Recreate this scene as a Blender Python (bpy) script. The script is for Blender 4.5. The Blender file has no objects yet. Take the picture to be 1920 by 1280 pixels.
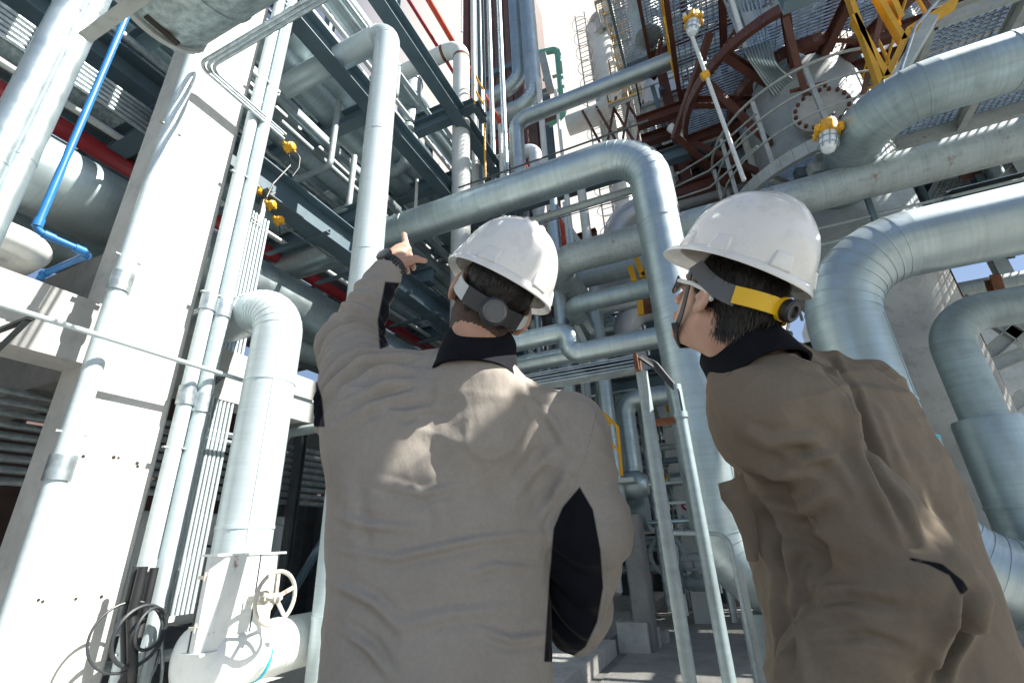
import bpy, math, random
import numpy as np
from mathutils import Vector, Matrix
R = math.radians
rng = random.Random(7)
S = bpy.context.scene
COL = S.collection

# ------------------------------------------------------------ camera (from the photo's vanishing points)
FPX = 895.0
CAM = np.array([0.0, 0.0, 1.15])
def nrm(v):
    v = np.array(v, float); return v / np.linalg.norm(v)
_zc = nrm([-90, -2090, 895]); _yc = np.array([430, 365, 895.0]); _yc = nrm(_yc - _zc * _yc.dot(_zc)); _xc = np.cross(_yc, _zc)
MW = np.array([_xc, _yc, _zc])            # camera (right, down, forward) -> world
cd = bpy.data.cameras.new('camera'); co = bpy.data.objects.new('camera', cd); COL.objects.link(co); S.camera = co
cd.sensor_width = 36; cd.lens = 36 * FPX / 1920; cd.clip_start = 0.02; cd.clip_end = 3000
_r, _u, _b = MW[:, 0], -MW[:, 1], -MW[:, 2]
co.matrix_world = Matrix([[_r[i], _u[i], _b[i], CAM[i]] for i in range(3)] + [[0, 0, 0, 1]])

# ------------------------------------------------------------ light
SUN_EL, SUN_AZ = R(48), R(8)             # azimuth from +X towards +Y
SD = np.array([math.cos(SUN_EL) * math.cos(SUN_AZ), math.cos(SUN_EL) * math.sin(SUN_AZ), math.sin(SUN_EL)])
sl = bpy.data.lights.new('sun', 'SUN'); so = bpy.data.objects.new('sun', sl); COL.objects.link(so)
sl.energy = 5.0; sl.angle = R(0.5); sl.color = (1, 0.95, 0.87)
so.location = (20, 5, 25); so.rotation_euler = Vector(SD).to_track_quat('Z', 'Y').to_euler()
W = bpy.data.worlds.new('World'); S.world = W; W.use_nodes = True
wn = W.node_tree.nodes; wl = W.node_tree.links; bg = wn['Background']
sky = wn.new('ShaderNodeTexSky'); sky.sky_type = 'NISHITA'; sky.sun_disc = False
sky.sun_elevation = SUN_EL; sky.sun_rotation = math.atan2(SD[0], SD[1])
sky.air_density = 1.0; sky.dust_density = 1.0; sky.ozone_density = 2.6
# thin bright veil of high cloud round the gap between the structures, as in the photo
gd = nrm(MW @ np.array([1110 - 960, 160 - 640, FPX]))
wt_ = wn.new('ShaderNodeTexCoord'); wd = wn.new('ShaderNodeVectorMath'); wd.operation = 'DOT_PRODUCT'; wl.new(wt_.outputs['Generated'], wd.inputs[0]); wd.inputs[1].default_value = tuple(gd)
wr = wn.new('ShaderNodeMapRange'); wr.interpolation_type = 'SMOOTHSTEP'; wl.new(wd.outputs['Value'], wr.inputs[0]); wr.inputs[1].default_value = .86; wr.inputs[2].default_value = .99; wr.inputs[3].default_value = .05; wr.inputs[4].default_value = 1.0
wx = wn.new('ShaderNodeMix'); wx.data_type = 'RGBA'; wl.new(wr.outputs[0], wx.inputs[0]); wl.new(sky.outputs[0], wx.inputs[6]); wx.inputs[7].default_value = (8.2, 7.6, 6.9, 1)
wl.new(wx.outputs[2], bg.inputs[0]); bg.inputs[1].default_value = 0.055
S.view_settings.view_transform = 'Standard'; S.view_settings.look = 'None'
S.view_settings.exposure = 1.5; S.view_settings.gamma = 1.0

# ------------------------------------------------------------ pixel of the photo -> point on a known plane
def at(px, py, X=None, Y=None, Z=None, d=None):
    r = MW @ np.array([px - 960, py - 640, FPX])
    if d is not None: s = d / FPX
    elif X is not None: s = X / r[0]
    elif Y is not None: s = Y / r[1]
    else: s = (Z - CAM[2]) / r[2]
    return CAM + r * s
def proj(P):
    c = MW.T @ (np.array(P, float) - CAM); return np.array([960 + FPX * c[0] / c[2], 640 + FPX * c[1] / c[2]])
AX = {'x': np.array([1., 0, 0]), 'y': np.array([0, 1., 0]), 'z': np.array([0, 0, 1.])}
def along(P, a, px=None, py=None):         # slide from P along axis a until it shows at px (or py)
    a = AX[a]; c = MW.T @ (P - CAM); e = MW.T @ a
    if px is not None: k, i = (px - 960) / FPX, 0
    else: k, i = (py - 640) / FPX, 1
    t = (k * c[2] - c[i]) / (e[i] - k * e[2])
    return P + a * t
A = lambda *v: np.array(v, float)

# ------------------------------------------------------------ materials
MATS = {}
def mat(name, base=(.5, .5, .5), rough=.5, metal=0., var=.15, scale=3., streak=0., rust=0., rustcol=(.16, .06, .02), dirt=0., bump=.0, bscale=40., fine=0., emis=None, spec=None, sheen=0., sss=0., objvar=.08, coat=0., panel=False):
    m = bpy.data.materials.new(name); m.use_nodes = True; MATS[name] = m
    nt = m.node_tree; N = nt.nodes; L = nt.links; p = N['Principled BSDF']
    def new(t, **k):
        n = N.new(t)
        for a, b in k.items(): setattr(n, a, b)
        return n
    tc = new('ShaderNodeTexCoord'); oi = new('ShaderNodeObjectInfo')
    off = new('ShaderNodeVectorMath', operation='MULTIPLY_ADD')
    cmb = new('ShaderNodeCombineXYZ')
    for i in range(3): L.new(oi.outputs['Random'], cmb.inputs[i])
    L.new(cmb.outputs[0], off.inputs[0]); off.inputs[1].default_value = (37, 19, 53); L.new(tc.outputs['Object'], off.inputs[2])
    P3 = off.outputs[0]
    def noise(sc, det=5, vec=P3, rough_=.55):
        n = new('ShaderNodeTexNoise'); n.inputs['Scale'].default_value = sc; n.inputs['Detail'].default_value = det; n.inputs['Roughness'].default_value = rough_
        L.new(vec, n.inputs['Vector']); return n.outputs['Fac']
    def ramp(v, a, b, c0=0., c1=1.):
        n = new('ShaderNodeMapRange'); n.inputs[1].default_value = a; n.inputs[2].default_value = b; n.inputs[3].default_value = c0; n.inputs[4].default_value = c1
        L.new(v, n.inputs[0]); return n.outputs[0]
    def mixc(f, a, b, mode='MIX'):
        n = new('ShaderNodeMix', data_type='RGBA', blend_type=mode)
        if isinstance(f, float): n.inputs[0].default_value = f
        else: L.new(f, n.inputs[0])
        for s, v in ((6, a), (7, b)):
            if isinstance(v, tuple): n.inputs[s].default_value = (*v, 1)
            else: L.new(v, n.inputs[s])
        return n.outputs[2]
    lo = tuple(c * (1 - var) for c in base); hi = tuple(min(1, c * (1 + var)) for c in base)
    col = mixc(ramp(noise(scale, 6), .3, .7), lo, hi)
    if objvar:
        v = ramp(oi.outputs['Random'], 0, 1, 1 - objvar, 1 + objvar)
        cc = new('ShaderNodeCombineColor')
        for i in range(3): L.new(v, cc.inputs[i])
        col = mixc(1., col, cc.outputs[0], 'MULTIPLY')
    rgh = ramp(noise(scale * 2.3, 6), .3, .7, max(.03, rough - .09), min(1, rough + .09))
    if streak:
        uv = new('ShaderNodeMapping'); uv.inputs['Scale'].default_value = (1.2, 34, 1); L.new(tc.outputs['UV'], uv.inputs[0])
        s1 = noise(1.0, 4, uv.outputs[0]); 
        uv2 = new('ShaderNodeMapping'); uv2.inputs['Scale'].default_value = (14, .7, 1); L.new(tc.outputs['UV'], uv2.inputs[0])
        s2 = noise(1.0, 5, uv2.outputs[0])
        col = mixc(ramp(s1, .35, .75, 0, streak), col, tuple(c * .62 for c in base))
        col = mixc(ramp(s2, .52, .8, 0, streak * .9), col, tuple(c * .55 for c in base))
        ad = new('ShaderNodeMath', operation='MULTIPLY_ADD'); L.new(s1, ad.inputs[0]); ad.inputs[1].default_value = .22; L.new(rgh, ad.inputs[2])
        rgh = ad.outputs[0]
    if dirt:
        dn = noise(scale * 4.5, 8, rough_=.7)
        col = mixc(ramp(dn, .5, .72, 0, dirt), col, (.07, .055, .04))
    if fine:
        col = mixc(ramp(noise(140, 2), .35, .65, 0, fine), col, tuple(c * .6 for c in base))
    if rust:
        rn = noise(4.2, 10, rough_=.72)
        rf = ramp(rn, .66 - .16 * rust, .74 - .1 * rust)
        col = mixc(rf, col, mixc(noise(30, 3), tuple(c * .6 for c in rustcol), tuple(c * 1.7 for c in rustcol)))
        a2 = new('ShaderNodeMath', operation='MAXIMUM'); L.new(rgh, a2.inputs[0])
        m3 = new('ShaderNodeMath', operation='MULTIPLY'); L.new(rf, m3.inputs[0]); m3.inputs[1].default_value = .85; L.new(m3.outputs[0], a2.inputs[1]); rgh = a2.outputs[0]
        if metal:
            L.new(ramp(rf, 0, 1, metal, 0.), p.inputs['Metallic'])
    if panel:                               # soft wrinkles in the cloth
        wb = new('ShaderNodeBump'); wb.inputs['Strength'].default_value = .55; wb.inputs['Distance'].default_value = .006
        wm = new('ShaderNodeMapping'); wm.inputs['Scale'].default_value = (1, 1, .55); wm.inputs['Rotation'].default_value = (.3, .5, .2); L.new(P3, wm.inputs[0])
        L.new(noise(26, 6, wm.outputs[0], .5), wb.inputs['Height']); L.new(wb.outputs[0], p.inputs['Normal'])
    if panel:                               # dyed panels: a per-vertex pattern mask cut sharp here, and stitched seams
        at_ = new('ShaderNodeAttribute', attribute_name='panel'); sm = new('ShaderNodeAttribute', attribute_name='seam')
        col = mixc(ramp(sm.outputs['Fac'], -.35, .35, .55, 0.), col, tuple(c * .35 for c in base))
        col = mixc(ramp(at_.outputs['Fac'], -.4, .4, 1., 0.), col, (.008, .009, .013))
    L.new(col, p.inputs['Base Color']); L.new(rgh, p.inputs['Roughness'])
    if not (rust and metal): p.inputs['Metallic'].default_value = metal
    if spec is not None: p.inputs['Specular IOR Level'].default_value = spec
    if sheen: p.inputs['Sheen Weight'].default_value = sheen; p.inputs['Sheen Roughness'].default_value = .4
    if coat: p.inputs['Coat Weight'].default_value = coat; p.inputs['Coat Roughness'].default_value = .08
    if sss:
        p.inputs['Subsurface Weight'].default_value = sss; p.inputs['Subsurface Radius'].default_value = (1, .35, .2); p.inputs['Subsurface Scale'].default_value = .008
    if bump and not panel:
        b = new('ShaderNodeBump'); b.inputs['Strength'].default_value = bump; b.inputs['Distance'].default_value = .01
        L.new(noise(bscale, 5), b.inputs['Height']); L.new(b.outputs[0], p.inputs['Normal'])
    return m
mat('clad', (.43, .515, .535), .33, .85, .12, 2.2, streak=.32, dirt=.12, bump=.10, bscale=5)
mat('clad_dull', (.34, .42, .44), .44, .7, .14, 2.0, streak=.38, dirt=.2, bump=.1, bscale=5)
mat('clad_band', (.42, .45, .46), .33, .9, .1)
mat('galv', (.40, .46, .48), .45, .8, .3, 14, dirt=.15, bump=.05)
mat('duct', (.36, .44, .45), .5, .7, .35, 22, dirt=.25, rust=.1, bump=.12, bscale=9)
mat('white_pipe', (.62, .65, .63), .42, 0, .08, 2.5, streak=.25, rust=.12, dirt=.12)
mat('pole_paint', (.52, .60, .62), .3, .25, .06, 2.5, streak=.3, dirt=.06)
mat('rusty_pipe', (.36, .42, .43), .46, .45, .12, 3, streak=.4, rust=.3, dirt=.3)
mat('grey_pipe', (.33, .39, .40), .5, .3, .12, 3, streak=.3, rust=.12, dirt=.25)
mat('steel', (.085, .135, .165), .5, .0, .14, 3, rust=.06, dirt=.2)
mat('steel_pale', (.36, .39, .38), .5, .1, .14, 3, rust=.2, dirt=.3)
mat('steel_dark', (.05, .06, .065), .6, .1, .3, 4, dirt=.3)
mat('redsteel', (.088, .028, .018), .55, 0, .25, 4, rust=.1, dirt=.35)
mat('redpipe', (.30, .022, .03), .42, 0, .15, 4, dirt=.15)
mat('orange', (.55, .06, .025), .5, 0, .15, 4, dirt=.2)
mat('yellow', (.66, .34, .012), .42, 0, .1, 4, rust=.05, dirt=.16)
mat('blue_paint', (.015, .15, .40), .36, 0, .1, 4, dirt=.1)
mat('blue_tape', (.01, .42, .55), .5)
mat('green_pipe', (.11, .33, .25), .45, 0, .12, 3, dirt=.1)
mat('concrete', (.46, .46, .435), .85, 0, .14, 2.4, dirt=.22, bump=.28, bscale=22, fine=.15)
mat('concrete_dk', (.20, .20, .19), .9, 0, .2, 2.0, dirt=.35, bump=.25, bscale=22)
mat('skirt', (.34, .34, .32), .8, 0, .2, 1.6, dirt=.35, rust=.22, rustcol=(.15, .09, .05), bump=.15, bscale=14)
mat('vessel', (.36, .40, .41), .5, .35, .14, 1.8, rust=.15, dirt=.2, streak=.3)
mat('tower', (.52, .55, .58), .42, .45, .1, 1.6, dirt=.15)
mat('siding', (.10, .062, .05), .6, 0, .2, 2, dirt=.25)
mat('pave', (.33, .33, .315), .9, 0, .18, 1.4, dirt=.4, bump=.2, bscale=30, fine=.25)
mat('kerb', (.42, .42, .40), .85, 0, .16, 3, dirt=.35, bump=.2, bscale=30)
mat('rubber', (.015, .016, .018), .5)
mat('wire', (.025, .03, .035), .45)
mat('hole', (.03, .025, .02), .9)
mat('lamp_glass', (.75, .8, .82), .12, .0, .05, spec=.8)
mat('white_box', (.62, .66, .66), .45, 0, .08, 2.5, dirt=.15, rust=.1)
mat('valve', (.50, .48, .42), .5, .1, .15, 6, rust=.4, dirt=.3)
mat('rust', (.15, .06, .028), .85, 0, .4, 9)
# people
mat('jacket', (.335, .303, .268), .95, 0, .08, 5, bump=.05, bscale=900, fine=.16, sheen=.03, spec=.15, dirt=.10, objvar=0, panel=True)
mat('jacket_warm', (.215, .178, .136), .95, 0, .08, 5, bump=.05, bscale=900, fine=.16, sheen=.03, spec=.15, dirt=.10, objvar=0, panel=True)
mat('black_cloth', (.009, .010, .014), .95, 0, .2, 8, spec=.15, objvar=0)
mat('trousers', (.30, .27, .25), .85, 0, .08, 5, bump=.04, bscale=900, sheen=.1, objvar=0)
mat('helmet', (.80, .80, .78), .2, 0, .03, 5, dirt=.16, objvar=0, coat=.3)
mat('strap_white', (.62, .64, .63), .45, objvar=0)
mat('dark_plastic', (.03, .031, .035), .45, objvar=0)
mat('grey_plastic', (.11, .115, .12), .4, objvar=0)
mat('yellow_plastic', (.78, .48, .01), .32, objvar=0, var=.04)
mat('skin', (.50, .30, .22), .5, 0, .12, 14, bump=.05, bscale=260, sss=.2, objvar=0)
mat('hair', (.012, .010, .009), .45, 0, .5, 90, objvar=0)
mat('stubble', (.075, .045, .033), .7, 0, .35, 160, objvar=0)
mat('green_plastic', (.0, .45, .10), .35, objvar=0)
mat('lens', (.75, .78, .8), .1, .6, .02, objvar=0)
mat('leather', (.03, .022, .018), .6, objvar=0)

# ------------------------------------------------------------ mesh builder
HUE = {'galv': 'galvanised', 'clad': 'silver', 'clad_dull': 'dull silver', 'grey_pipe': 'grey', 'white_pipe': 'white', 'steel': 'blue-grey', 'steel_dark': 'blackish', 'redsteel': 'red-brown', 'rusty_pipe': 'pale stained', 'steel_pale': 'pale grey'}
LOC = {}                                    # world location of every Empty / parent
class MB:
    def __init__(s): s.v = []; s.f = []; s.uv = []; s.mi = []; s.m = 0
    def add(s, vs, fs, uvs=None):
        o = len(s.v); s.v += [tuple(map(float, p)) for p in vs]
        for k, f in enumerate(fs):
            s.f.append([o + i for i in f]); s.mi.append(s.m)
            s.uv.append(uvs[k] if uvs else None)
    def prism(s, prof, p0, p1, up=(0, 0, 1), cap=True):       # prof: list of (u, v); v along up
        p0, p1 = np.array(p0, float), np.array(p1, float); d = nrm(p1 - p0); up = np.array(up, float)
        if abs(d.dot(nrm(up))) > .98: up = A(0, 1, 0) if abs(d[1]) < .9 else A(1, 0, 0)
        u = nrm(np.cross(d, up)); w = np.cross(u, d); n = len(prof)
        vs = [p0 + u * a + w * b for a, b in prof] + [p1 + u * a + w * b for a, b in prof]
        fs = [(i, i + n, (i + 1) % n + n, (i + 1) % n) for i in range(n)]
        if cap: fs += [tuple(range(n)), tuple(range(2 * n - 1, n - 1, -1))]
        s.add(vs, fs)
    def beam(s, p0, p1, w, h, up=(0, 0, 1)):
        s.prism([(-w / 2, -h / 2), (w / 2, -h / 2), (w / 2, h / 2), (-w / 2, h / 2)], p0, p1, up)
    def ibeam(s, p0, p1, h, w, t=.014, up=(0, 0, 1)):
        a, b, c = w / 2, h / 2, t / 2 * .8
        s.prism([(-a, -b), (a, -b), (a, -b + t), (c, -b + t), (c, b - t), (a, b - t), (a, b), (-a, b), (-a, b - t), (-c, b - t), (-c, -b + t), (-a, -b + t)], p0, p1, up)
    def channel(s, p0, p1, h, w, t=.01, up=(0, 0, 1)):
        a, b = w / 2, h / 2
        s.prism([(-a, -b), (a, -b), (a, -b + t), (-a + t, -b + t), (-a + t, b - t), (a, b - t), (a, b), (-a, b)], p0, p1, up)
    def angle(s, p0, p1, h, w, t=.008, up=(0, 0, 1)):
        s.prism([(0, 0), (w, 0), (w, t), (t, t), (t, h), (0, h)], p0, p1, up)
    def box(s, c, size, rz=0.):
        c = np.array(c, float); ca, sa = math.cos(rz), math.sin(rz); x, y, z = [q / 2 for q in size]
        vs = [c + A(ca * a - sa * b, sa * a + ca * b, d) for d in (-z, z) for a, b in ((-x, -y), (x, -y), (x, y), (-x, y))]
        s.add(vs, [(3, 2, 1, 0), (4, 5, 6, 7), (0, 1, 5, 4), (1, 2, 6, 5), (2, 3, 7, 6), (3, 0, 4, 7)])
    def loft(s, st, seg=24, cap=True):                         # stations: (centre, tangent, radius, length)
        prev = None; rings = []
        for c, t, r, l in st:
            t = nrm(t)
            if prev is None:
                h = A(0, 0, 1) if abs(t[2]) < .9 else A(1, 0, 0); u = nrm(h - t * h.dot(t))
            else: u = nrm(prev - t * prev.dot(t))
            prev = u; w = np.cross(t, u)
            rings.append([c + (u * math.cos(2 * math.pi * k / seg) + w * math.sin(2 * math.pi * k / seg)) * r for k in range(seg)])
        vs = [p for rg in rings for p in rg]; fs = []; uvs = []
        for i in range(len(st) - 1):
            r = max(st[i][2], .01)
            for k in range(seg):
                k2 = (k + 1) % seg; fs.append((i * seg + k, i * seg + k2, (i + 1) * seg + k2, (i + 1) * seg + k))
                a0, a1 = k / seg * 6.283 * r, (k + 1) / seg * 6.283 * r; l0, l1 = st[i][3], st[i + 1][3]
                uvs.append([(a0, l0), (a1, l0), (a1, l1), (a0, l1)])
        if cap:
            for i, rev in ((0, True), (len(st) - 1, False)):
                f = [i * seg + k for k in range(seg)]; fs.append(tuple(f[::-1]) if rev else tuple(f)); uvs.append(None)
        s.add(vs, fs, uvs)
    def cyl(s, p0, p1, r, seg=16, r1=None, cap=True):
        p0, p1 = np.array(p0, float), np.array(p1, float); d = p1 - p0; r1 = r if r1 is None else r1
        s.loft([(p0, d, r, 0), (p1, d, r1, np.linalg.norm(d))], seg, cap)
    def lathe(s, prof, o, ax, seg=24, cap=True):               # prof: (distance along ax, radius)
        o = np.array(o, float); ax = nrm(ax); l = 0; st = []
        for k, (z, r) in enumerate(prof):
            if k: l += math.hypot(z - prof[k - 1][0], r - prof[k - 1][1])
            st.append((o + ax * z, ax, max(r, 1e-4), l))
        s.loft(st, seg, cap)
    def torus(s, c, ax, Rr, r, seg=32, sg=8, a0=0., a1=6.28319):
        c = np.array(c, float); ax = nrm(ax); h = A(0, 0, 1) if abs(ax[2]) < .9 else A(1, 0, 0); u = nrm(np.cross(ax, h)); w = np.cross(ax, u)
        st = []
        full = abs(a1 - a0) > 6.28
        for k in range(seg + 1):
            t = a0 + (a1 - a0) * k / seg; rd = u * math.cos(t) + w * math.sin(t)
            st.append((c + rd * Rr, -u * math.sin(t) + w * math.cos(t), r, t * Rr))
        s.loft(st, sg, cap=not full)
    def path(s, pts, r, seg=12, bend=None, seam=None, step=.35):
        for st in runs(pts, r, bend, seam)[2]: pass
        s.loft(runs(pts, r, bend, seam)[2], seg)
    def build(s, name, m, parent=None, smooth=40, label=None):
        ms = m if isinstance(m, (list, tuple)) else [m]
        o0 = LOC[parent.name] if parent is not None else None
        v = np.array(s.v)
        if o0 is None:
            mn, mx = v.min(0), v.max(0); o0 = A((mn[0] + mx[0]) / 2, (mn[1] + mx[1]) / 2, mn[2])
        me = bpy.data.meshes.new(name); me.from_pydata((v - o0).tolist(), [], s.f)
        for x in ms: me.materials.append(MATS[x])
        if len(ms) > 1: me.polygons.foreach_set('material_index', s.mi)
        if any(u for u in s.uv):
            lay = me.uv_layers.new(name='UVMap'); flat = []
            for f, u in zip(s.f, s.uv):
                for i in range(len(f)): flat += list(u[i]) if u else [0., 0.]
            lay.data.foreach_set('uv', flat)
        me.update()
        if smooth:
            me.polygons.foreach_set('use_smooth', [True] * len(me.polygons)); me.set_sharp_from_angle(angle=R(smooth))
        ob = bpy.data.objects.new(name, me); COL.objects.link(ob)
        if parent is not None: ob.parent = parent
        else: ob.location = o0
        LOC[ob.name] = o0
        if label: ob['label'] = label
        return ob
def thing(name, label, cat, loc, group=None):
    o = bpy.data.objects.new(name, None); COL.objects.link(o); o.location = tuple(loc); LOC[o.name] = np.array(loc, float)
    o.empty_display_size = .1
    tag(o, label, cat, group); return o
def tag(o, label=None, cat=None, group=None, kind=None):
    if label: o['label'] = label
    if cat: o['category'] = cat
    if group: o['group'] = group
    if kind: o['kind'] = kind
    return o
def solo(name, mb, m, label, cat, group=None, smooth=40):
    return tag(mb.build(name, m, None, smooth), label, cat, group)
def struct(name, mb, m, smooth=40): return tag(mb.build(name, m, None, smooth), kind='structure')

def runs(pts, r, bend=None, seam=None, gores=9, lip=None):
    """rounded polyline -> list of ('run'|'elbow', stations) and the joined stations"""
    pts = [np.array(p, float) for p in pts]; n = len(pts); b = bend if bend else 1.6 * r * 1.25
    lip = lip if lip is not None else min(.0048, r * .03)
    segs = []; start = pts[0]; L = 0.
    def straight(a, c):
        nonlocal L
        d = c - a; ln = np.linalg.norm(d)
        if ln < 1e-4: return
        t = d / ln; st = [(a, t, r, L)]
        if seam:
            k = seam * (.35 + .3 * ((abs(a.sum()) * 7.13) % 1))
            while k < ln - .06:
                for off, dr in ((0, 0), (.001, lip), (.026, lip), (.027, 0)): st.append((a + t * (k + off), t, r + dr, L + k + off))
                k += seam
        else:
            m_ = int(ln / 1.0)
            for q in range(1, m_ + 1):
                if q / (m_ + 1) < 1: st.append((a + d * q / (m_ + 1), t, r, L + ln * q / (m_ + 1)))
        st.append((c, t, r, L + ln)); L += ln; segs.append(('run', st))
    for i in range(1, n - 1):
        d0, d1 = nrm(pts[i] - pts[i - 1]), nrm(pts[i + 1] - pts[i]); ca = max(-1, min(1, d0.dot(d1))); ang = math.acos(ca)
        if ang < .02: continue
        tl = min(b * math.tan(ang / 2), .49 * np.linalg.norm(pts[i] - pts[i - 1]) if i > 1 else .97 * np.linalg.norm(pts[i] - pts[i - 1]), .49 * np.linalg.norm(pts[i + 1] - pts[i]) if i < n - 2 else .97 * np.linalg.norm(pts[i + 1] - pts[i]))
        rb = tl / math.tan(ang / 2)
        e0 = pts[i] - d0 * tl; straight(start, e0)
        nn = nrm(d1 - d0 * ca); cen = e0 + nn * rb; st = []
        g = max(3, int(gores * ang / 1.57)); 
        for k in range(g + 1):
            t = ang * k / g; c = cen + (-nn * math.cos(t) + d0 * math.sin(t)) * rb; tg = d0 * math.cos(t) + nn * math.sin(t); l = L + rb * t
            if seam and 0 < k < g:
                for off, dr in ((-.0062, 0), (-.006, lip * .7), (.006, lip * .7), (.0062, 0)): st.append((c + tg * off, tg, r + dr, l + off))
            else: st.append((c, tg, r, l))
        L += rb * ang; segs.append(('elbow', st)); start = pts[i] + d1 * tl
    straight(start, pts[-1])
    allst = []
    for k, (q, st) in enumerate(segs): allst += st if k == 0 else st[1:]
    return segs, None, allst
def pipe(label, pts, r, m='clad', cat='pipe', name='pipe', seam=.95, bend=None, seg=28, group=None, flange=None, lap=True):
    """an insulated pipe run: an Empty with each straight run and each elbow a part of its own"""
    segs, _, allst = runs(pts, r, bend, seam)
    if len(segs) == 1 and not flange:
        b = MB(); b.loft(allst, seg); return solo(name, b, m, label, cat, group)
    root = thing(name, label, cat, pts[0], group)
    for q, st in segs:
        b = MB(); b.loft(st, seg)
        if lap and q == 'run' and seam and r > .15 and np.linalg.norm(st[-1][0] - st[0][0]) > .8:      # lap joint along the cladding
            t = st[0][1]; side = nrm(np.cross(t, A(.3, .5, .8))); o = nrm(np.cross(side, t))
            b.beam(st[0][0] + side * (r + .001), st[-1][0] + side * (r + .001), .016, .005, side)
        b.build('straight_run' if q == 'run' else 'elbow', m, root)
    if flange:
        for (p, ax, rr) in flange:
            b = MB(); flange_mb(b, p, ax, rr); b.build('flange', 'valve' if m != 'clad' else 'steel_pale', root)
    return root
def flange_mb(b, p, ax, r, n=12):
    ax = nrm(ax); p = np.array(p, float); t = max(.02, r * .14)
    for sg in (-1, 1):
        b.lathe([(sg * .003, r * .8), (sg * .003, r * 1.45), (sg * t, r * 1.45), (sg * t, r * 1.05), (sg * t * 1.8, r * 1.02)][::sg], p, ax, 24)
    h = A(0, 0, 1) if abs(ax[2]) < .9 else A(1, 0, 0); u = nrm(np.cross(ax, h)); w = np.cross(ax, u)
    for k in range(n):
        q = p + (u * math.cos(6.283 * k / n) + w * math.sin(6.283 * k / n)) * r * 1.27
        b.cyl(q - ax * t * 1.5, q + ax * t * 1.5, r * .07, 6)
def conduit(label, pts, r, m='galv', cat='conduit', name='conduit', bend=None, seg=10, group=None, coup=None):
    b = MB(); _, _, st = runs(pts, r, bend or r * 6, None, gores=7); b.loft(st, seg)
    if coup:
        for p, ax in coup: b.cyl(np.array(p) - nrm(ax) * r * 2.2, np.array(p) + nrm(ax) * r * 2.2, r * 1.25, seg)
    return solo(name, b, m, label, cat, group)
def grating(b, poly_fn, x0, x1, y0, y1, z, pitch=.05, h=.025, t=.005, cross=.1):
    """bar grating clipped by poly_fn(x, y) -> bool"""
    def spans(fn, a, c, st=.04):
        out = []; n = int((c - a) / st); on = None
        for i in range(n + 1):
            q = a + (c - a) * i / n; k = fn(q)
            if k and on is None: on = q
            if not k and on is not None: out.append((on, q)); on = None
        if on is not None: out.append((on, c))
        return out
    y = y0
    while y < y1:
        for a, c in spans(lambda q: poly_fn(q, y), x0, x1): b.beam((a, y, z), (c, y, z), t, h)
        y += pitch
    x = x0
    while x < x1:
        for a, c in spans(lambda q: poly_fn(x, q), y0, y1): b.beam((x, a, z + h * .3), (x, c, z + h * .3), t * 1.2, t * 1.6)
        x += cross
# ============================================================ GROUND
b = MB(); b.add([(-400, -400, 0), (400, -400, 0), (400, 400, 0), (-400, 400, 0)], [(0, 1, 2, 3)]); struct('ground', b, 'concrete_dk')
b = MB(); b.box((.9, 12, .004), (4.6, 60, .008)); struct('road', b, 'pave')
b = MB()                                              # raised kerbed pavement at the left, with stepped bays
b.box((-3.0, 3.0, .075), (3.0, 6.2, .15)); b.box((-3.15, 7.3, .0748), (2.7, 2.4, .1496)); b.box((-3.05, 9.6, .0745), (2.9, 2.2, .149)); b.box((-2.9, 14, .0742), (3.2, 6.6, .1484))
struct('pavement', b, 'kerb', 0)
b = MB()
for k in range(3): b.box((-1.33 + .06 * k, 6.3 + .3 * k, .15 - .045 * k), (.34, .16, .30 - .09 * k))
struct('kerb_steps', b, 'kerb', 0)

# ============================================================ CONCRETE FRAME, LEFT
YC0, YC1 = at(205, 640, X=-4)[1], at(347, 640, X=-4)[1] + .02
ZB1, ZB0 = at(0, 500, X=-4.2)[2], at(0, 640, X=-4.2)[2]
def bevbox(b, x0, x1, y0, y1, z0, z1, c=.02):          # upright post with chamfered arrises
    p = [(x0 + c, y0), (x1 - c, y0), (x1, y0 + c), (x1, y1 - c), (x1 - c, y1), (x0 + c, y1), (x0, y1 - c), (x0, y0 + c)]
    n = 8; vs = [(x, y, z) for z in (z0, z1) for x, y in p]
    b.add(vs, [(i, (i + 1) % n, (i + 1) % n + n, i + n) for i in range(n)] + [tuple(range(n - 1, -1, -1)), tuple(range(n, 2 * n))])
def concrete_column(x0, x1, y0, y1, z1, label, marks=False):
    root = thing('concrete_column', label, 'column', ((x0 + x1) / 2, (y0 + y1) / 2, 0))
    b = MB(); bevbox(b, x0, x1, y0, y1, 0, z1); b.build('shaft', 'concrete', root)
    if marks:
        for px, py, s in ((156, 855, 5), (213, 857, 6), (222, 858, 4), (257, 868, 6), (258, 874, 5), (72, 1124, 4), (80, 1127, 4), (142, 1122, 4), (190, 1118, 5)):
            P = at(px, py, X=x1); b = MB(); b.cyl(P + A(-.004, 0, 0), P + A(.003, 0, 0), s * .0022, 7)
            b.build('tie_hole', 'hole', root)
    return root
concrete_column(-4.55, -4.0, YC0, YC1, 9.2, 'square concrete rack column standing nearest on the left, in full sunlight', True)
concrete_column(-4.55, -4.0, 8.0, 8.55, 9.2, 'second square concrete rack column further along, hidden behind the pointing man')
concrete_column(-10.6, -10.05, YC0, YC1, 9.2, 'inner concrete rack column in the shade at the far left')
concrete_column(-10.6, -10.05, 8.0, 8.55, 9.2, 'inner concrete rack column in the shade behind the white cabinets')
b = MB(); b.box((-4.36, (YC0 - 5) / 2, (ZB0 + ZB1) / 2), (.32, YC0 + 5, ZB1 - ZB0)); solo('concrete_beam', b, 'concrete', 'sunlit concrete tie beam running into the left side of the near column', 'beam', None, 0)
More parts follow.
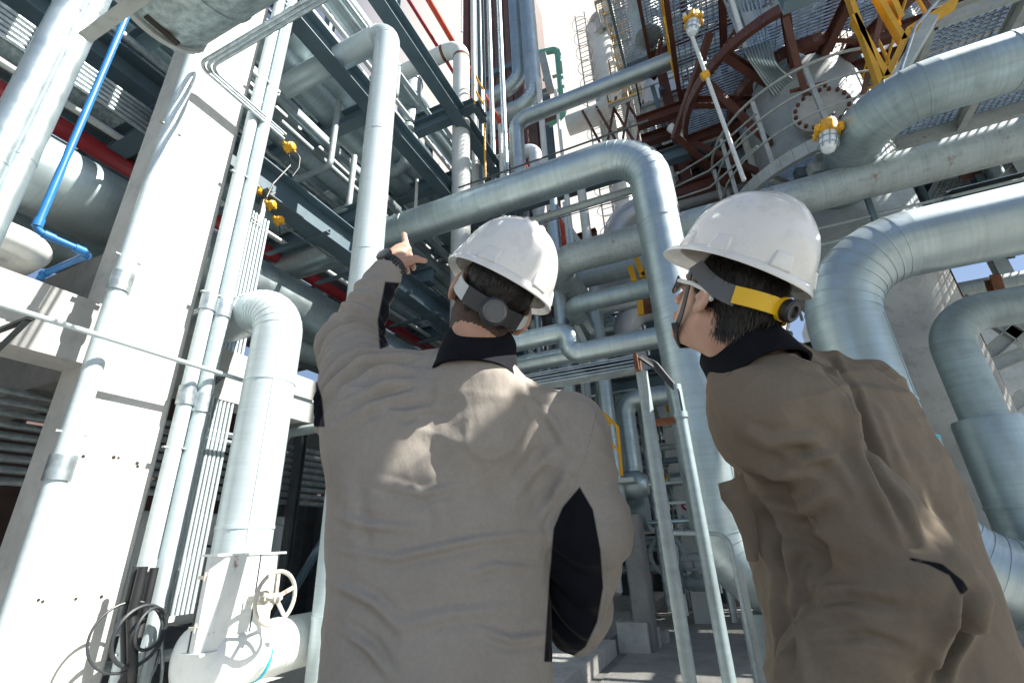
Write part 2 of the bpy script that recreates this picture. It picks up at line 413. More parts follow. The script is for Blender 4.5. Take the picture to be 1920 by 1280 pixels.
b = MB(); b.box((-4.36, (YC1 + 8) / 2, (ZB0 + ZB1) / 2), (.32, 8 - YC1, ZB1 - ZB0)); solo('concrete_beam', b, 'concrete', 'sunlit concrete tie beam between the near column and the one behind the man', 'beam', None, 0)
ZT = at(215, 447, Y=YC0)[2]
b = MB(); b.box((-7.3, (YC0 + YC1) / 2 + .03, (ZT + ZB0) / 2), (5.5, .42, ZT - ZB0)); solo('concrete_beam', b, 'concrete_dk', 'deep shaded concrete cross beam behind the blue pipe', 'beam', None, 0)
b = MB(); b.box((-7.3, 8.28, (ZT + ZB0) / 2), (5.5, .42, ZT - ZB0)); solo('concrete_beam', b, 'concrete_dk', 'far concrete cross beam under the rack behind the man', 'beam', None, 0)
b = MB(); b.box((-11.3, 10, 2.6), (.25, 46, 5.2)); solo('back_wall', b, 'siding', 'dark wall closing the space under the pipe rack', 'wall', None, 0)

# ============================================================ STEEL OF THE PIPE RACK
def steel(label, p0, p1, h=.3, w=.22, m='steel', kind='i', up=(0, 0, 1), name='steel_beam', cat='steel beam', group=None, t=.014):
    b = MB()
    if kind == 'i': b.ibeam(p0, p1, h, w, t, up)
    elif kind == 'c': b.channel(p0, p1, h, w, t, up)
    elif kind == 'a': b.angle(p0, p1, h, w, t, up)
    else: b.beam(p0, p1, w, h, up)
    return solo(name, b, m, label, cat, group, 30)
def yline(px, py, X): return at(px, py, X=X)[2]
Za = yline(250, 150, -5.5)
steel('grey I-beam running along the rack above the sunlit pipe, left of the near column', (-5.5, -4, Za), (-5.5, 20, Za), .36, .36)
Zb = yline(600, 420, -4.3)
steel('deep grey I-beam with a sunlit top flange beside the white pole, right of the conduits', (-4.3, YC1 + .05, Zb), (-4.3, 14, Zb), .42, .26)
Zc = yline(700, 195, -3.95)
steel('long grey I-beam high above the white pole, lit along its edges', (-3.95, -1, Zc), (-3.95, 20, Zc), .34, .24)
Zd = yline(830, 170, -3.6)
steel('highest grey I-beam along the rack edge beside the rust-ringed white pipe', (-3.6, 2, Zd), (-3.6, 22, Zd), .38, .24)
n = 0
for z in (Zb + .45, Zc + .1, Zd + .05):
    for y in (-1.6, 2.05, 4.3, 6.2, 8.3, 10.4, 12.6, 15.0):
        n += 1; k = ('lowest', 'middle', 'upper')[[Zb + .45, Zc + .1, Zd + .05].index(z)]
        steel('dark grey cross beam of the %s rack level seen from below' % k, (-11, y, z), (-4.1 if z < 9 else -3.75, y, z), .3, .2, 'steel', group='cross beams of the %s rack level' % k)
for X, z, q in ((-6.0, Zb + .8, 'second'), (-7.6, Zc + .45, 'third'), (-9.2, Zd + .4, 'fourth')):
    steel('dark longitudinal beam, %s inward from the rack edge' % q, (X, -4, z), (X, 20, z), .3, .2)
for X in (-4.2, -7.4, -10.4):
    for y in (8.3, 15.0): steel('upright steel post of the rack above the concrete columns', (X, y, 9.2 if y < 9 else 0), (X, y, 20), .3, .3, up=(0, 1, 0), name='steel_post', cat='steel post', group='rack posts')
steel('plain grey plate girder crossing under the mottled pipe behind the blue pipe', at(225, 205, X=-5.2) + A(2.0 - 2.2, .55, .05), at(225, 205, X=-5.2) + A(-4, .55, .05), .12, .5)
# cantilever bracket with the yellow rail
P0 = at(770, 247, Y=6.3); P1 = along(P0, 'x', px=890)
steel('short cantilever I-beam with a yellow guard at its end, before the white pipe', P0, P1, .2, .2)
P2 = along(P1, 'y', px=908); steel('short trimmer beam at the end of the cantilever bracket', P1, P2, .18, .14)
b = MB(); 
for q in ((P1, P1 + A(0, 0, .9)), (P1 + A(0, 0, .9), P2 + A(0, 0, .9)), (P2 + A(0, 0, .9), P2 + A(0, 0, -1.6)), (P1 + A(0, 0, .45), P2 + A(0, 0, .45))): b.cyl(q[0], q[1], .022, 8)
solo('guard_rail', b, 'yellow', 'small yellow guard rail on the end of the cantilever bracket', 'guard rail')
P3 = at(762, 380, Y=6.9); steel('grey cross beam ending just left of the white pipe', at(715, 383, Y=6.9), along(at(715, 383, Y=6.9), 'x', px=850), .24, .2)
steel('grey cross beam one bay above, ending at the white pipe', at(740, 245, Y=7.4), along(at(740, 245, Y=7.4), 'x', px=860), .24, .2)

# ============================================================ PIPES ALONG THE RACK
def ypipe(label, px, py, X, r, y0, y1, m='clad', **k):
    P = at(px, py, X=X); return pipe(label, [(X, y0, P[2]), (X, y1, P[2])], r, m, **k)
ypipe('broad silver pipe low in the rack, striped with sunlight behind the near column', 100, 345, -5.1, .36, -6, 20, seam=1.3)
ypipe('dark red fire main running above the sunlit silver pipe', 215, 300, -5.8, .10, -6, 20, 'redpipe', seam=0)
ypipe('broad mottled galvanised pipe above the red main', 262, 272, -6.3, .42, -6, 20, 'duct', seam=1.2)
ypipe('second mottled galvanised pipe high at the far left', 70, 30, -6.2, .36, -6, 20, 'duct', seam=1.2)
ypipe('dark silver pipe below the sunlit one at the left edge', 90, 455, -5.9, .26, -6, 20, 'clad_dull')
ypipe('grey-green pipe beside the sunlit beam flange', 600, 322, -5.0, .13, 2.4, 20, 'clad_dull', seam=1.1)
ypipe('thin blue-grey pipe dotted with sun spots above the grey-green pipe', 600, 296, -5.1, .055, 2.4, 20, 'grey_pipe', seam=0)
ypipe('thin dark pipe beside the sun-spotted one', 575, 262, -5.5, .05, 2.4, 20, 'grey_pipe', seam=0)
b = MB(); P = at(610, 295, X=-5.8); b.box((-5.8, 11, P[2]), (.2, 18, .16)); solo('cable_duct', b, 'steel_pale', 'square pale cable duct with a sunlit top, left of the white pole', 'cable duct', None, 30)
ypipe('broad grey-green pipe sloping behind the horizontal arm of the white pole', 625, 215, -4.9, .26, 1, 22, 'clad_dull', seam=0)
ypipe('broad pale pipe in shade just right of the white pole', 752, 300, -4.7, .30, 3, 22, 'clad_dull', seam=1.4)
ypipe('silver pipe high in the rack with a sunlit flank', 735, 145, -5.6, .20, 3, 22, 'clad')
ypipe('silver pipe beyond it ending in an upright stub', 690, 60, -6.6, .22, 3, 22, 'clad')
ypipe('thin white pipe with a sunlit top beside the long high beam', 640, 90, -4.5, .05, 1, 22, 'white_pipe', seam=0)
ypipe('second thin white pipe with a sunlit top by the high beam', 660, 85, -4.8, .045, 1, 22, 'white_pipe', seam=0)
ypipe('dark pipe low under the yellow junction boxes', 560, 460, -6.0, .30, 2.4, 20, 'clad_dull')
ypipe('lowest dark pipe under the rack behind the elbow pipe', 590, 665, -5.4, .16, 2.4, 20, 'grey_pipe')
ypipe('orange-red pipe at the top of the rack', 812, 15, -4.4, .07, 3, 22, 'orange', seam=0)
ypipe('slender red pipe high at the top of the rack', 775, 15, -5.2, .05, 3, 22, 'redpipe', seam=0)
for i, (X, dz) in enumerate(((-7.2, .5), (-7.9, .5), (-8.6, .5), (-9.4, .5), (-6.9, 3.2), (-7.7, 3.2), (-8.8, 3.2), (-7.0, 5.6), (-8.2, 5.6), (-9.5, 5.6))):
    pipe('plain silver pipe deep inside the rack, one of the rows seen from below', [(X, -6, Zb + .3 + dz), (X, 21, Zb + .3 + dz)], (.16, .24, .2, .3, .22, .14, .28, .26, .18, .3)[i], 'clad_dull', group='deep rack pipes', seam=1.5)
for i in range(6):
    P = at(150, 115 + 10 * i, X=-5.0 + .0 * i)
    conduit('thin grey conduit of the bundle strapped under the rack at far left', [(-5.0, -5, P[2]), (-5.0, YC0 + .3, P[2])], .024, 'galv', group='far left conduit bundle')
for i in range(5):
    P = at(600, 437 + 8 * i, X=-4.5); y0 = at(563, 404, X=-4.5)[1]
    conduit('thin grey conduit in the flat bundle below the sunlit beam flange', [(-4.5, y0, P[2] + (.12 if i == 0 else 0)), (-4.5, y0, P[2]), (-4.5, 14, P[2])] if i == 0 else [(-4.5, y0 - .2, P[2]), (-4.5, 14, P[2])], .016, 'galv', group='flat conduit bundle', bend=.03)
# upright stub with flat cap inside the rack
P = at(768, 190, Y=7.4); b = MB(); b.lathe([(0, .30), (1.6, .30), (1.62, .33), (1.7, .33), (1.72, .30)], P - A(0, 0, 1.0), (0, 0, 1), 28); solo('pipe_stub', b, 'clad_dull', 'capped upright pipe stub in shade right of the white pole', 'pipe stub')
# small U elbow beyond the rack
P = at(565, 185, Y=5.2); Q = along(P, 'x', px=650)
pipe('pale pipe elbow turning up through the rack left of the white pole', [Q, P, P + A(0, 0, 2.2)], .17, 'white_pipe', seam=0)
# white pole and its arm
PT = at(728, 62, Y=3.4); PX, PY = PT[0], 3.4
PE = along(PT, 'x', px=470)
pipe('tall pale pole pipe rising behind the pointing hand and bending left at its top', [(PX, PY, .0), (PX, PY, PT[2]), PE], .165, 'pole_paint', seam=1.7, bend=.22)
# rust ringed white pipe
PT = at(865, 85, Y=6.5); PE = along(PT, 'x', px=640)
pr = pipe('tall white pipe with rust rings at its top elbow and peeling paint', [(PT[0], 6.5, .15), PT, PE], .185, 'white_pipe', seam=0, bend=.42)
for q, ax in ((PT + A(0, 0, -.46), (0, 0, 1)), (PT + A(-.46, 0, 0), (1, 0, 0))): b = MB(); b.lathe([(-.035, .187), (-.03, .192), (.03, .192), (.035, .187)], q, ax, 28); b.build('rust_ring', 'rust', pr)
# near twin pipes at the left edge
for (px, py, r, lb) in ((62, 150, .088, 'left of the twin silver downpipes at the left edge'), (108, 150, .082, 'right of the twin silver downpipes, beside the blue pipe')):
    P = at(px, py, X=-3.75); pipe(lb, [(-3.75, P[1], 0), (-3.75, P[1], 9)], r, 'clad', seam=1.45)
# blue pipe
P = at(66, 432, X=-3.8); Q = along(P, 'y', px=168); T = along(Q, 'x', px=78)
bl = pipe('slim blue pipe dropping down the left side and jogging round to the beam', [P + A(0, 0, 4.6), P, Q, T, T + A(0, 0, -.08)], .023, 'blue_paint', seam=0, bend=.045, seg=16)
for q, ax in ((P + A(0, 0, .06), (0, 0, 1)), (P + A(0, .07, 0), (0, 1, 0)), (Q + A(0, -.06, 0), (0, 1, 0)), (Q + A(-.06, 0, 0), (1, 0, 0)), (T + A(.05, 0, 0), (1, 0, 0))): b = MB(); b.cyl(q - np.array(ax) * .03, q + np.array(ax) * .03, .029, 14); b.build('coupling', 'blue_paint', bl)
b = MB(); q = at(252, 12, X=-3.8); b.cyl(q, q + A(0, 0, .5), .030, 14); b.cyl(q + A(0, 0, -.01), q + A(0, 0, .02), .036, 14); b.build('sleeve', 'galv', bl)
# pale return bends behind the blue pipe
for i, (px, py, X) in enumerate(((82, 470, -4.35), (60, 482, -4.6))):
    P = at(px, py, X=X); pipe(('upper' if i == 0 else 'lower') + ' pale pipe bend resting on the sunlit beam behind the blue pipe', [(X, -2.5, P[2]), P, P + A(-2.5, 0, 0)], .10, 'white_pipe', seam=0, bend=.16)
# the big galvanised duct overhead
YD, RD = .80, .29
P = at(330, 30, Y=YD); zd = P[2] + RD * 1.02
dz = thing('duct', 'wide mottled galvanised duct end hanging at the top left', 'duct', P)
xe = at(268, 100, Y=YD)[0]
b = MB(); b.lathe([(0, RD), (.36, RD), (.362, RD + .007), (.385, RD + .007), (.387, RD), (1.6, RD)], (xe, YD - .03, zd), (1, 0, 0), 48); b.build('shell', 'duct', dz)
b = MB(); b.lathe([(-.012, RD + .01), (-.01, RD + .02), (.02, RD + .02), (.022, RD + .01)], (xe, YD - .03, zd), (1, 0, 0), 48); b.build('end_ring', 'steel_pale', dz)
b = MB(); b.box((xe + .06, YD + .02, zd - RD), (.03, .17, .014)); b.build('slot', 'hole', dz)
steel('brown steel angle hanging behind the end of the duct', at(170, 82, Y=.66), along(at(170, 82, Y=.66), 'x', px=290), .055, .055, 'steel_pale', 'a')

# ============================================================ CONDUITS ON THE NEAR COLUMN
def riser(label, px, py, X, r, z0, z1, m='galv', coups=(), group=None, seg=18):
    P = at(px, py, X=X); y = P[1]
    root = thing('conduit_riser', label, 'conduit', (X, y, z0), group)
    b = MB(); b.cyl((X, y, z0), (X, y, z1), r, seg); b.build('tube', m, root)
    for cy in coups:
        z = at(px, cy, X=X)[2] if cy > 20 else cy
        b = MB(); b.lathe([(-.08, r), (-.078, r * 1.2), (.078, r * 1.2), (.08, r)], (X, y, z), (0, 0, 1), seg); b.build('coupling', 'galv', root)
    z = z0 + .6
    while z < min(z1, 8):
        b = MB(); b.beam((X, y - r - .03, z), (X, y + r + .03, z), .03, .012); b.box((X - r - .03, y + r * 1.02, z), (.1, .03, .03)); z += 1.35
        b.build('clamp', 'steel_pale', root)
    return root
riser('thick grey conduit up the left edge of the near column', 190, 640, -3.9, .062, 0, 9, 'pole_paint', (515, 885))
riser('left of the two thick conduits up the right edge of the near column', 362, 690, -3.88, .055, 0, 9, 'pole_paint', (745, 555))
riser('right of the two thick conduits, beside the slim bundle', 394, 690, -3.84, .060, 0, 9, 'pole_paint', (760, 570))
XS = -4.22
zt = at(470, 412, X=XS)[2]
for i in range(6):
    P = at(412 + 7.4 * i, 690, X=XS)
    conduit('slim white conduit of the six rising under the yellow junction boxes', [(XS, P[1], .75), (XS, P[1], zt + .12)], .0155, 'pole_paint', group='slim white riser conduits')
b = MB(); P = at(470, 412, X=XS); b.channel((XS, P[1] - .17, zt), (XS, P[1] + .13, zt), .05, .04); b.channel((XS - .03, P[1] + .13, zt), (XS - .03, P[1] + .13, zt + .42), .05, .04); b.channel((XS, P[1] + .10, zt - .02), (XS, P[1] + .10, zt + .3), .03, .03)
solo('strut_channel', b, 'steel_pale', 'steel strut bracket across the tops of the slim white conduits', 'bracket', None, 30)
# three conduits that come overhead and turn along the column
for i in range(3):
    q = at(371 + 11 * i, 121 + 3 * i, X=-3.80); z = q[2] - .05 * (i - 1) * 0
    e = at(532, 266 + 5 * (i - 1), X=-3.8)
    P1_ = A(-3.8, q[1] + 0.0, q[2]); end = A(-3.8, e[1] if i != 1 else e[1] - .03, q[2])
    conduit('slim conduit sweeping overhead and turning along the column to a junction box', [P1_ + A(7, 0, 0), P1_, end], .017, 'galv', bend=.10, group='overhead sweeping conduits')
def junction(label, px, py, X, s=1.0, tail=None):
    P = at(px, py, X=X); root = thing('junction_box', label, 'junction box', P - A(0, 0, .05))
    b = MB(); b.lathe([(-.045 * s, .03 * s), (-.04 * s, .052 * s), (.0, .056 * s), (.04 * s, .052 * s), (.046 * s, .03 * s)], P, (1, .1, 0), 20); b.build('body', 'yellow', root)
    b = MB(); b.lathe([(.04 * s, .045 * s), (.062 * s, .045 * s), (.068 * s, .03 * s)], P, (1, .1, 0), 8); b.build('cover', 'yellow', root)
    for d in ((0, 1, 0), (0, -1, 0), (0, 0, -1)):
        b = MB(); b.cyl(P + np.array(d) * .045 * s, P + np.array(d) * .085 * s, .02 * s, 10); b.build('hub', 'yellow', root)
    if tail:
        b = MB(); b.path([P + A(0, 0, -.06)] + [at(x, y, X=X) for x, y in tail], .009, 8, .05); b.build('cable', 'wire', root)
junction('yellow junction box highest up, at the end of the sweeping conduits', 542, 276, -3.8, 1.0, [(545, 310), (512, 345), (500, 370)])
junction('yellow junction box at the top of the slim white conduits', 478, 355, XS, 1.0, [(488, 372), (505, 368), (516, 362)])
junction('yellow junction box to the right of the strut bracket', 507, 384, XS, .9)
junction('lowest yellow junction box with a dangling dark cable', 522, 413, XS, .9, [(524, 425), (525, 438)])
junction('yellow junction box half hidden behind the thick conduits', 458, 376, XS, .8)
b = MB(); b.path([at(548, 283, X=-3.75), at(563, 292, X=-3.7), at(560, 315, X=-3.7), at(548, 331, X=-3.72)], .008, 8, .08); solo('cable_loop', b, 'wire', 'loose black cable loop hanging off the highest junction box', 'cable')
# thin rail along the frame with its bracket
P = at(100, 602, X=-3.72); Q = along(P, 'y', px=600)
conduit('thin pale conduit crossing the near column at chest height above the beam', [(-3.72, -3, P[2]), (-3.72, Q[1] + 3, P[2])], .019, 'pole_paint')
for px in (62, 420):
    q = along(P, 'y', px=px); b = MB(); b.beam(q + A(0, 0, -.02), q + A(-.44, 0, -.02), .035, .02); b.beam(q + A(-.04, 0, -.03), q + A(-.44, 0, -.26), .03, .012); solo('rail_bracket', b, 'steel_dark', ('left' if px < 100 else 'right') + ' steel bracket holding the thin conduit off the sunlit beam', 'bracket', None, 0)
# conduit banks in the shade under the tie beam
for i in range(9):
    z = 2.45 - .085 * i; y0 = .75 + .075 * (8 - i) * 0 + .055 * i
    conduit('grey conduit of the stacked bank in shade under the tie beam', [(-5.15, y0, .2), (-5.15, y0, z), (-5.15, 8, z)], .031, 'galv', group='stacked conduit bank', bend=.22, seg=12)
b = MB()
for y in (1.5, 3.1, 4.7): b.beam((-5.2, y, 1.6), (-5.2, y, 2.6), .05, .05, (0, 1, 0))
solo('conduit_hanger', b, 'steel_dark', 'upright hanger straps holding the stacked conduit bank', 'hanger', None, 0)

# ============================================================ ELBOW PIPE WITH VALVE BOX
X0, XF = -3.42, -3.13; Y0 = at(492, 800, X=X0)[1]
PH = at(470, 590, Y=Y0)
ev = pipe('insulated silver elbow pipe coming out of the frame and dropping into the valve box', [(-9, Y0, PH[2]), (X0, Y0, PH[2]), (X0, Y0, .55)], .20, 'pole_paint', seam=1.15, bend=.31)
c0 = at(404, 1040, X=XF); c1 = at(533, 1040, X=XF); z0 = at(450, 1212, X=XF)[2]; z1 = c0[2]
vb = thing('valve_box', 'weathered white sheet-metal valve box under the elbow pipe, with a handwheel', 'valve box', (X0, (c0[1] + c1[1]) / 2, z0))
yb0, yb1 = c0[1] + .02, c1[1]
b = MB(); bevbox(b, XF - .16, XF, yb0, yb1, z0, z1, .06); b.build('casing', 'white_box', vb, 30)
b = MB(); b.box((XF + .004, (yb0 + yb1) / 2 + .06, (z0 + z1) / 2), (.008, .006, z1 - z0 - .02)); b.build('door_seam', 'steel_dark', vb, 0); b = MB(); b.box((XF - .11, yb0 - .003, (z0 + z1) / 2), (.006, .008, z1 - z0 - .02)); b.build('door_seam', 'steel_dark', vb, 0)
for z in (z0, z1): b = MB(); b.box((XF - .08, (yb0 + yb1) / 2, z), (.18, yb1 - yb0 + .02, .014)); b.build('rim', 'white_box', vb, 0)
for z in (z0 + .14, z1 - .13):
    b = MB(); b.box((XF - .08, yb0 - .01, z), (.09, .018, .02)); b.cyl((XF - .06, yb0 - .02, z - .02), (XF - .06, yb0 - .02, z + .03), .008, 8); b.build('latch', 'valve', vb)
hw = at(517, 1120, X=XF + .235); st_ = at(465, 1120, X=XF)
wh = thing('handwheel', 'rusty cream handwheel sticking out of the valve box', 'handwheel', hw)
rw = .158
b = MB(); b.torus(hw, (1, 0, 0), rw, .0135, 40, 10)
b.build('rim', 'valve', wh)
b = MB()
for k in range(5):
    a = .35 + k * 6.283 / 5; d = A(0, math.cos(a), math.sin(a)); b.prism([(-.012, -.006), (.012, -.006), (.012, .006), (-.012, .006)], hw + d * .02, hw + d * rw, (1, 0, 0))
b.build('spoke', 'valve', wh)
b = MB(); b.lathe([(-.22, .028), (-.15, .028), (-.148, .045), (-.10, .045), (-.098, .022), (-.03, .022), (-.028, .032), (.02, .032), (.022, .014), (.05, .014)], hw, (1, 0, 0), 12); b.build('stem', 'valve', wh)
for s in (-1, 1):
    b = MB(); b.beam(hw + A(-.20, s * .045, 0), hw + A(-.06, s * .03, 0), .014, .03); b.build('yoke', 'valve', wh, 0)
yc_ = (yb0 + yb1) / 2
vbody = thing('insulated_valve', 'cream insulated valve body bulging out below the box', 'valve', (X0, yc_, .1))
b = MB(); b.lathe([(-.22, .05), (-.22, .12), (-.18, .20), (-.10, .235), (.06, .24), (.16, .22), (.24, .17), (.30, .16)], (X0 + .10, yc_, z0 - .06), (0, 1, 0), 32); b.build('shell', 'white_box', vbody)
b = MB(); b.lathe([(0, .13), (.12, .16), (.24, .16), (.26, .1)], (X0 + .02, yc_, z0 - .36), (0, 0, 1), 24); b.build('lower_flange', 'valve', vbody)
b = MB(); b.beam((X0, yc_, 0), (X0, yc_, z0 - .25), .12, .12, (0, 1, 0)); b.build('foot', 'steel_pale', vbody, 0)
pz = at(560, 1205, X=X0 + .1)[2]
pipe('short fat insulated pipe running on from the valve body behind the man', [(X0, yc_ + .26, pz), (X0, 8, pz)], .19, 'white_pipe', seam=.62)
b = MB(); b.lathe([(-.012, .194), (-.01, .197), (.01, .197), (.012, .194)], (X0, yc_ + .36, pz), (0, 1, 0), 28); solo('tape_band', b, 'blue_tape', 'turquoise tape band round the fat pipe next to the valve', 'tape')
# pipes behind the elbow pipe
P = at(608, 800, Y=3.9); Q = along(P, 'x', px=532); pipe('grey pipe turning down beside the pole behind the pointing man', [Q + A(0, 0, -2), Q, Q + A(2.2, 0, 0)], .055, 'grey_pipe', seam=0, bend=.12)
# white cabinets behind the bundle
wc = thing('cabinet', 'pale enclosed equipment cabinet with a round cover, in the shade under the frame', 'cabinet', (-5.6, 4.1, 0))
b = MB(); bevbox(b, -6.4, -5.4, 3.0, 4.9, .55, 1.62, .03); b.build('casing', 'white_box', wc, 30)
b = MB(); b.lathe([(0, .27), (.02, .27), (.022, .25), (.03, .22)], (-5.4, 3.85, 1.0), (1, 0, 0), 32); b.build('round_cover', 'white_box', wc)
b = MB(); b.torus((-5.395, 3.85, 1.0), (1, 0, 0), .285, .012, 40, 6); b.build('gasket', 'hole', wc)
b = MB(); b.box((-5.38, 3.95, 1.56), (.1, 1.9, .08)); b.build('lip', 'white_box', wc, 0); b = MB(); b.box((-5.38, 3.95, .62), (.1, 1.9, .06)); b.build('lip', 'white_box', wc, 0)
b = MB(); b.box((-5.9, 3.3, .28), (.12, .12, .55)); b.build('leg', 'steel_dark', wc, 0); b = MB(); b.box((-5.9, 4.6, .28), (.12, .12, .55)); b.build('leg', 'steel_dark', wc, 0)
for k in range(4):
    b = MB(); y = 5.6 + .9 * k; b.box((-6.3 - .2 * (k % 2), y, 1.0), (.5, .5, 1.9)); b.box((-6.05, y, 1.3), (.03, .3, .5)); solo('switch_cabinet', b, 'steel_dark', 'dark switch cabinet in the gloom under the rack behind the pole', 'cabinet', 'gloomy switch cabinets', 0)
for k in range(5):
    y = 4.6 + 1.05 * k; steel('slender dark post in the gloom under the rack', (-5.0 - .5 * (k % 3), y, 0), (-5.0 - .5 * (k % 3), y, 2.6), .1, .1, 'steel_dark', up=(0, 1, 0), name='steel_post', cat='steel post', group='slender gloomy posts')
steel('pale diagonal brace leaning in the dark gap beside the pole', (-4.9, 4.2, .1), (-4.9, 5.2, 1.5), .08, .06, 'steel')
# hoses at the foot of the bundle
for i, (r, m, x) in enumerate(((.03, 'rubber', 250), (.028, 'rubber', 272), (.022, 'wire', 236), (.012, 'galv', 292), (.012, 'galv', 304), (.010, 'galv', 318), (.011, 'wire', 286))):
    P = at(x, 1140, X=-3.75 - .03 * i); s_ = (-1) ** i
    b = MB(); b.path([P + A(0, 0, .25), P + A(0, 0, -.05), P + A(.06, .05 * s_, -.35), P + A(.0, .12 * s_, -.62), P + A(-.1, .02, -.9)], r, 10, .12)
    solo('hose', b, m, ('black rubber hose', 'second black rubber hose', 'thin black cable', 'bright steel flexible tube', 'second bright flexible tube', 'thinnest bright tube', 'dark cable')[i] + ' hanging at the foot of the conduits beside the near column', 'hose')
P = at(262, 1190, X=-3.7); b = MB(); b.torus(P, (1, .1, 0), .17, .012, 36, 8); b.torus(P + A(.02, .05, .03), (1, .3, 0), .12, .010, 36, 8); b.torus(P + A(-.05, -.05, .0), (1, -.2, .2), .20, .008, 36, 8); solo('cable_coil', b, 'wire', 'coil of dark grey cable hung below the conduits', 'cable coil')
steel('rusty steel post standing among the hoses below the conduits', (-3.95, at(285, 1200, X=-3.95)[1], 0), (-3.95, at(285, 1200, X=-3.95)[1], .95), .06, .06, 'rust', 'a', (0, 1, 0), name='steel_post', cat='steel post')
conduit('low grey pipe crossing behind the hoses near the ground', [(-4.6, 1.0, .42), (-4.6, 7.9, .42)], .045, 'grey_pipe')

# smaller lines crowding the rack
r2 = random.Random(23)
for k in range(34):
    X = -4.6 - 5.6 * r2.random(); z = Zb + .3 + 6.2 * r2.random(); r_ = r2.choice((.022, .03, .04, .055, .075)); y0 = 2.4 if X > -5.2 else -5
    m_ = r2.choice(('galv', 'clad', 'grey_pipe', 'white_pipe', 'steel')); pipe('small %s line running lengthwise among the big pipes of the rack' % HUE[m_], [(X, y0, z), (X, 21, z)], r_, m_, group='small rack lines', seam=0, seg=12)
for k in range(22):
    y = 2.6 + 9 * r2.random(); z = Zb + .5 + 5.5 * r2.random(); X = -10 + 4 * r2.random(); r_ = r2.choice((.03, .045, .07, .11)); X1 = X + 2 + 2.5 * r2.random()
    m_ = r2.choice(('clad', 'clad_dull', 'grey_pipe', 'white_pipe')); pipe('short %s branch line crossing the rack from side to side' % HUE[m_], [(X, y, z), (min(X1, -4.3), y, z), (min(X1, -4.3), y, z + .5 + r2.random())], r_, m_, group='short rack branches', seam=0, seg=14)
for k in range(14):
    y = 2.9 + .9 * k; steel('slender grey bracket arm under the rack edge', (-5.2, y, Zb - .22), (-4.1, y, Zb - .22), .07, .07, 'steel', 'a', group='rack edge bracket arms')
# ============================================================ THE BIG CROSSING PIPE AND ITS NEIGHBOURS
P = at(1150, 298, Y=4.6)
PV = at(1291, 700, Y=4.6)
zlow = at(1420, 1108, Y=4.6)[2]
pipe('big silver pipe arching over the road and dropping between the two men', [(-9, 4.6, P[2]), (PV[0], 4.6, P[2]), (PV[0], 4.6, zlow), (1.6, 4.6, zlow)], .228, 'clad', seam=1.18, bend=.50, seg=40)
b = MB(); q = along(A(PV[0], 4.6, .3), 'x', px=1432); b.cyl((q[0], 4.6, 0), (q[0], 4.6, zlow - .15), .10, 20); b.lathe([(0, .18), (.02, .18), (.022, .11)], (q[0], 4.6, 0), (0, 0, 1), 20); solo('pipe_support', b, 'grey_pipe', 'stub pipe support under the low elbow of the big silver pipe', 'pipe support')
for (px, X) in ((1402, .45), ):
    q = at(px, 1150, Y=4.2); b = MB(); b.beam((q[0], 4.2, 0), (q[0], 4.2, .95), .06, .06, (0, 1, 0)); b.beam((q[0] + .14, 4.2, 0), (q[0] + .14, 4.2, .8), .05, .05, (0, 1, 0)); solo('angle_post', b, 'steel_pale', 'low rusty-topped steel angle stand before the big pipe elbow', 'steel post', None, 0)
q = at(1345, 995, Y=4.1); q1 = along(q, 'x', px=1262); 
conduit('slim grey tube rail bending down in front of the big pipe', [q1, at(1365, 1000, Y=4.1), at(1365, 1000, Y=4.1) + A(.0, 0, -1)], .016, 'grey_pipe', bend=.1)
def xpipe(label, px0, py0, Y, px1, r, m='clad_dull', extra=0., **k):
    P = at(px0, py0, Y=Y); Q = along(P, 'x', px=px1)
    return pipe(label, [P, Q], r, m, **k)
# handrail wire above the big pipe
P = at(860, 352, Y=4.35); Q = along(P, 'x', px=1215); conduit('thin dark rail line just above the big crossing pipe', [P, Q], .012, 'steel_dark')
# white rusty crossing pipe (left and right of the big drop)
P = at(1700, 316, Y=5.3)
pipe('rust-spotted white pipe crossing behind the big drop and above the right helmet', [(8, 5.3, P[2]), (-1.6, 5.3, P[2]), (-1.6, 9, P[2])], .20, 'rusty_pipe', seam=0, bend=.34, seg=36)
xpipe('slender tan pipe just below the big crossing pipe', 985, 418, 5.0, 1216, .052, 'grey_pipe', seam=0)
conduit('hair-thin line under the slender tan pipe', [at(985, 428, Y=4.98), along(at(985, 428, Y=4.98), 'x', px=1216)], .007, 'steel_dark')
P = at(1240, 388, Y=8); Q = along(P, 'x', px=1155); pipe('fat pale pipe bend against the sky below the big crossing pipe', [P + A(2, 0, 0), Q, Q + A(0, 0, -1.6)], .30, 'tower', seam=0, bend=.45)
conduit('red bent pipe between the fat pale bend and the rusty white pipe', [at(1165, 437, Y=7.5), at(1198, 425, Y=7.5), at(1203, 405, Y=7.5), at(1200, 390, Y=7.5)], .04, 'redpipe', bend=.1)
xpipe('brown shaded pipe under the rusty white pipe', 1062, 531, 6.4, 1242, .15, 'grey_pipe', seam=0)
P = at(1115, 543, Y=8.2); Q = along(P, 'x', px=1200); b = MB(); b.lathe([(-.1, .05), (-.08, .16), (0, .24), (.1, .26), (Q[0] - P[0], .26), (Q[0] - P[0] + .12, .2)], P, (1, 0, 0), 28); solo('drum', b, 'tower', 'pale horizontal drum with a domed end amid the pipes', 'drum')
P = at(1068, 574, Y=5.4); Q = along(P, 'x', px=1248); pipe('dull steel pipe level with the yellow brackets, turning away at its left', [Q + A(.6, 0, 0), P, P + A(0, 2.2, 0)], .118, 'clad_dull', seam=0, bend=.18)
P = at(1168, 590, Y=7.4); pipe('pale fat bend leaning behind the dull steel pipe', [P + A(2, 0, .2), P, P + A(.1, .2, -1.5)], .22, 'tower', seam=0, bend=.35)
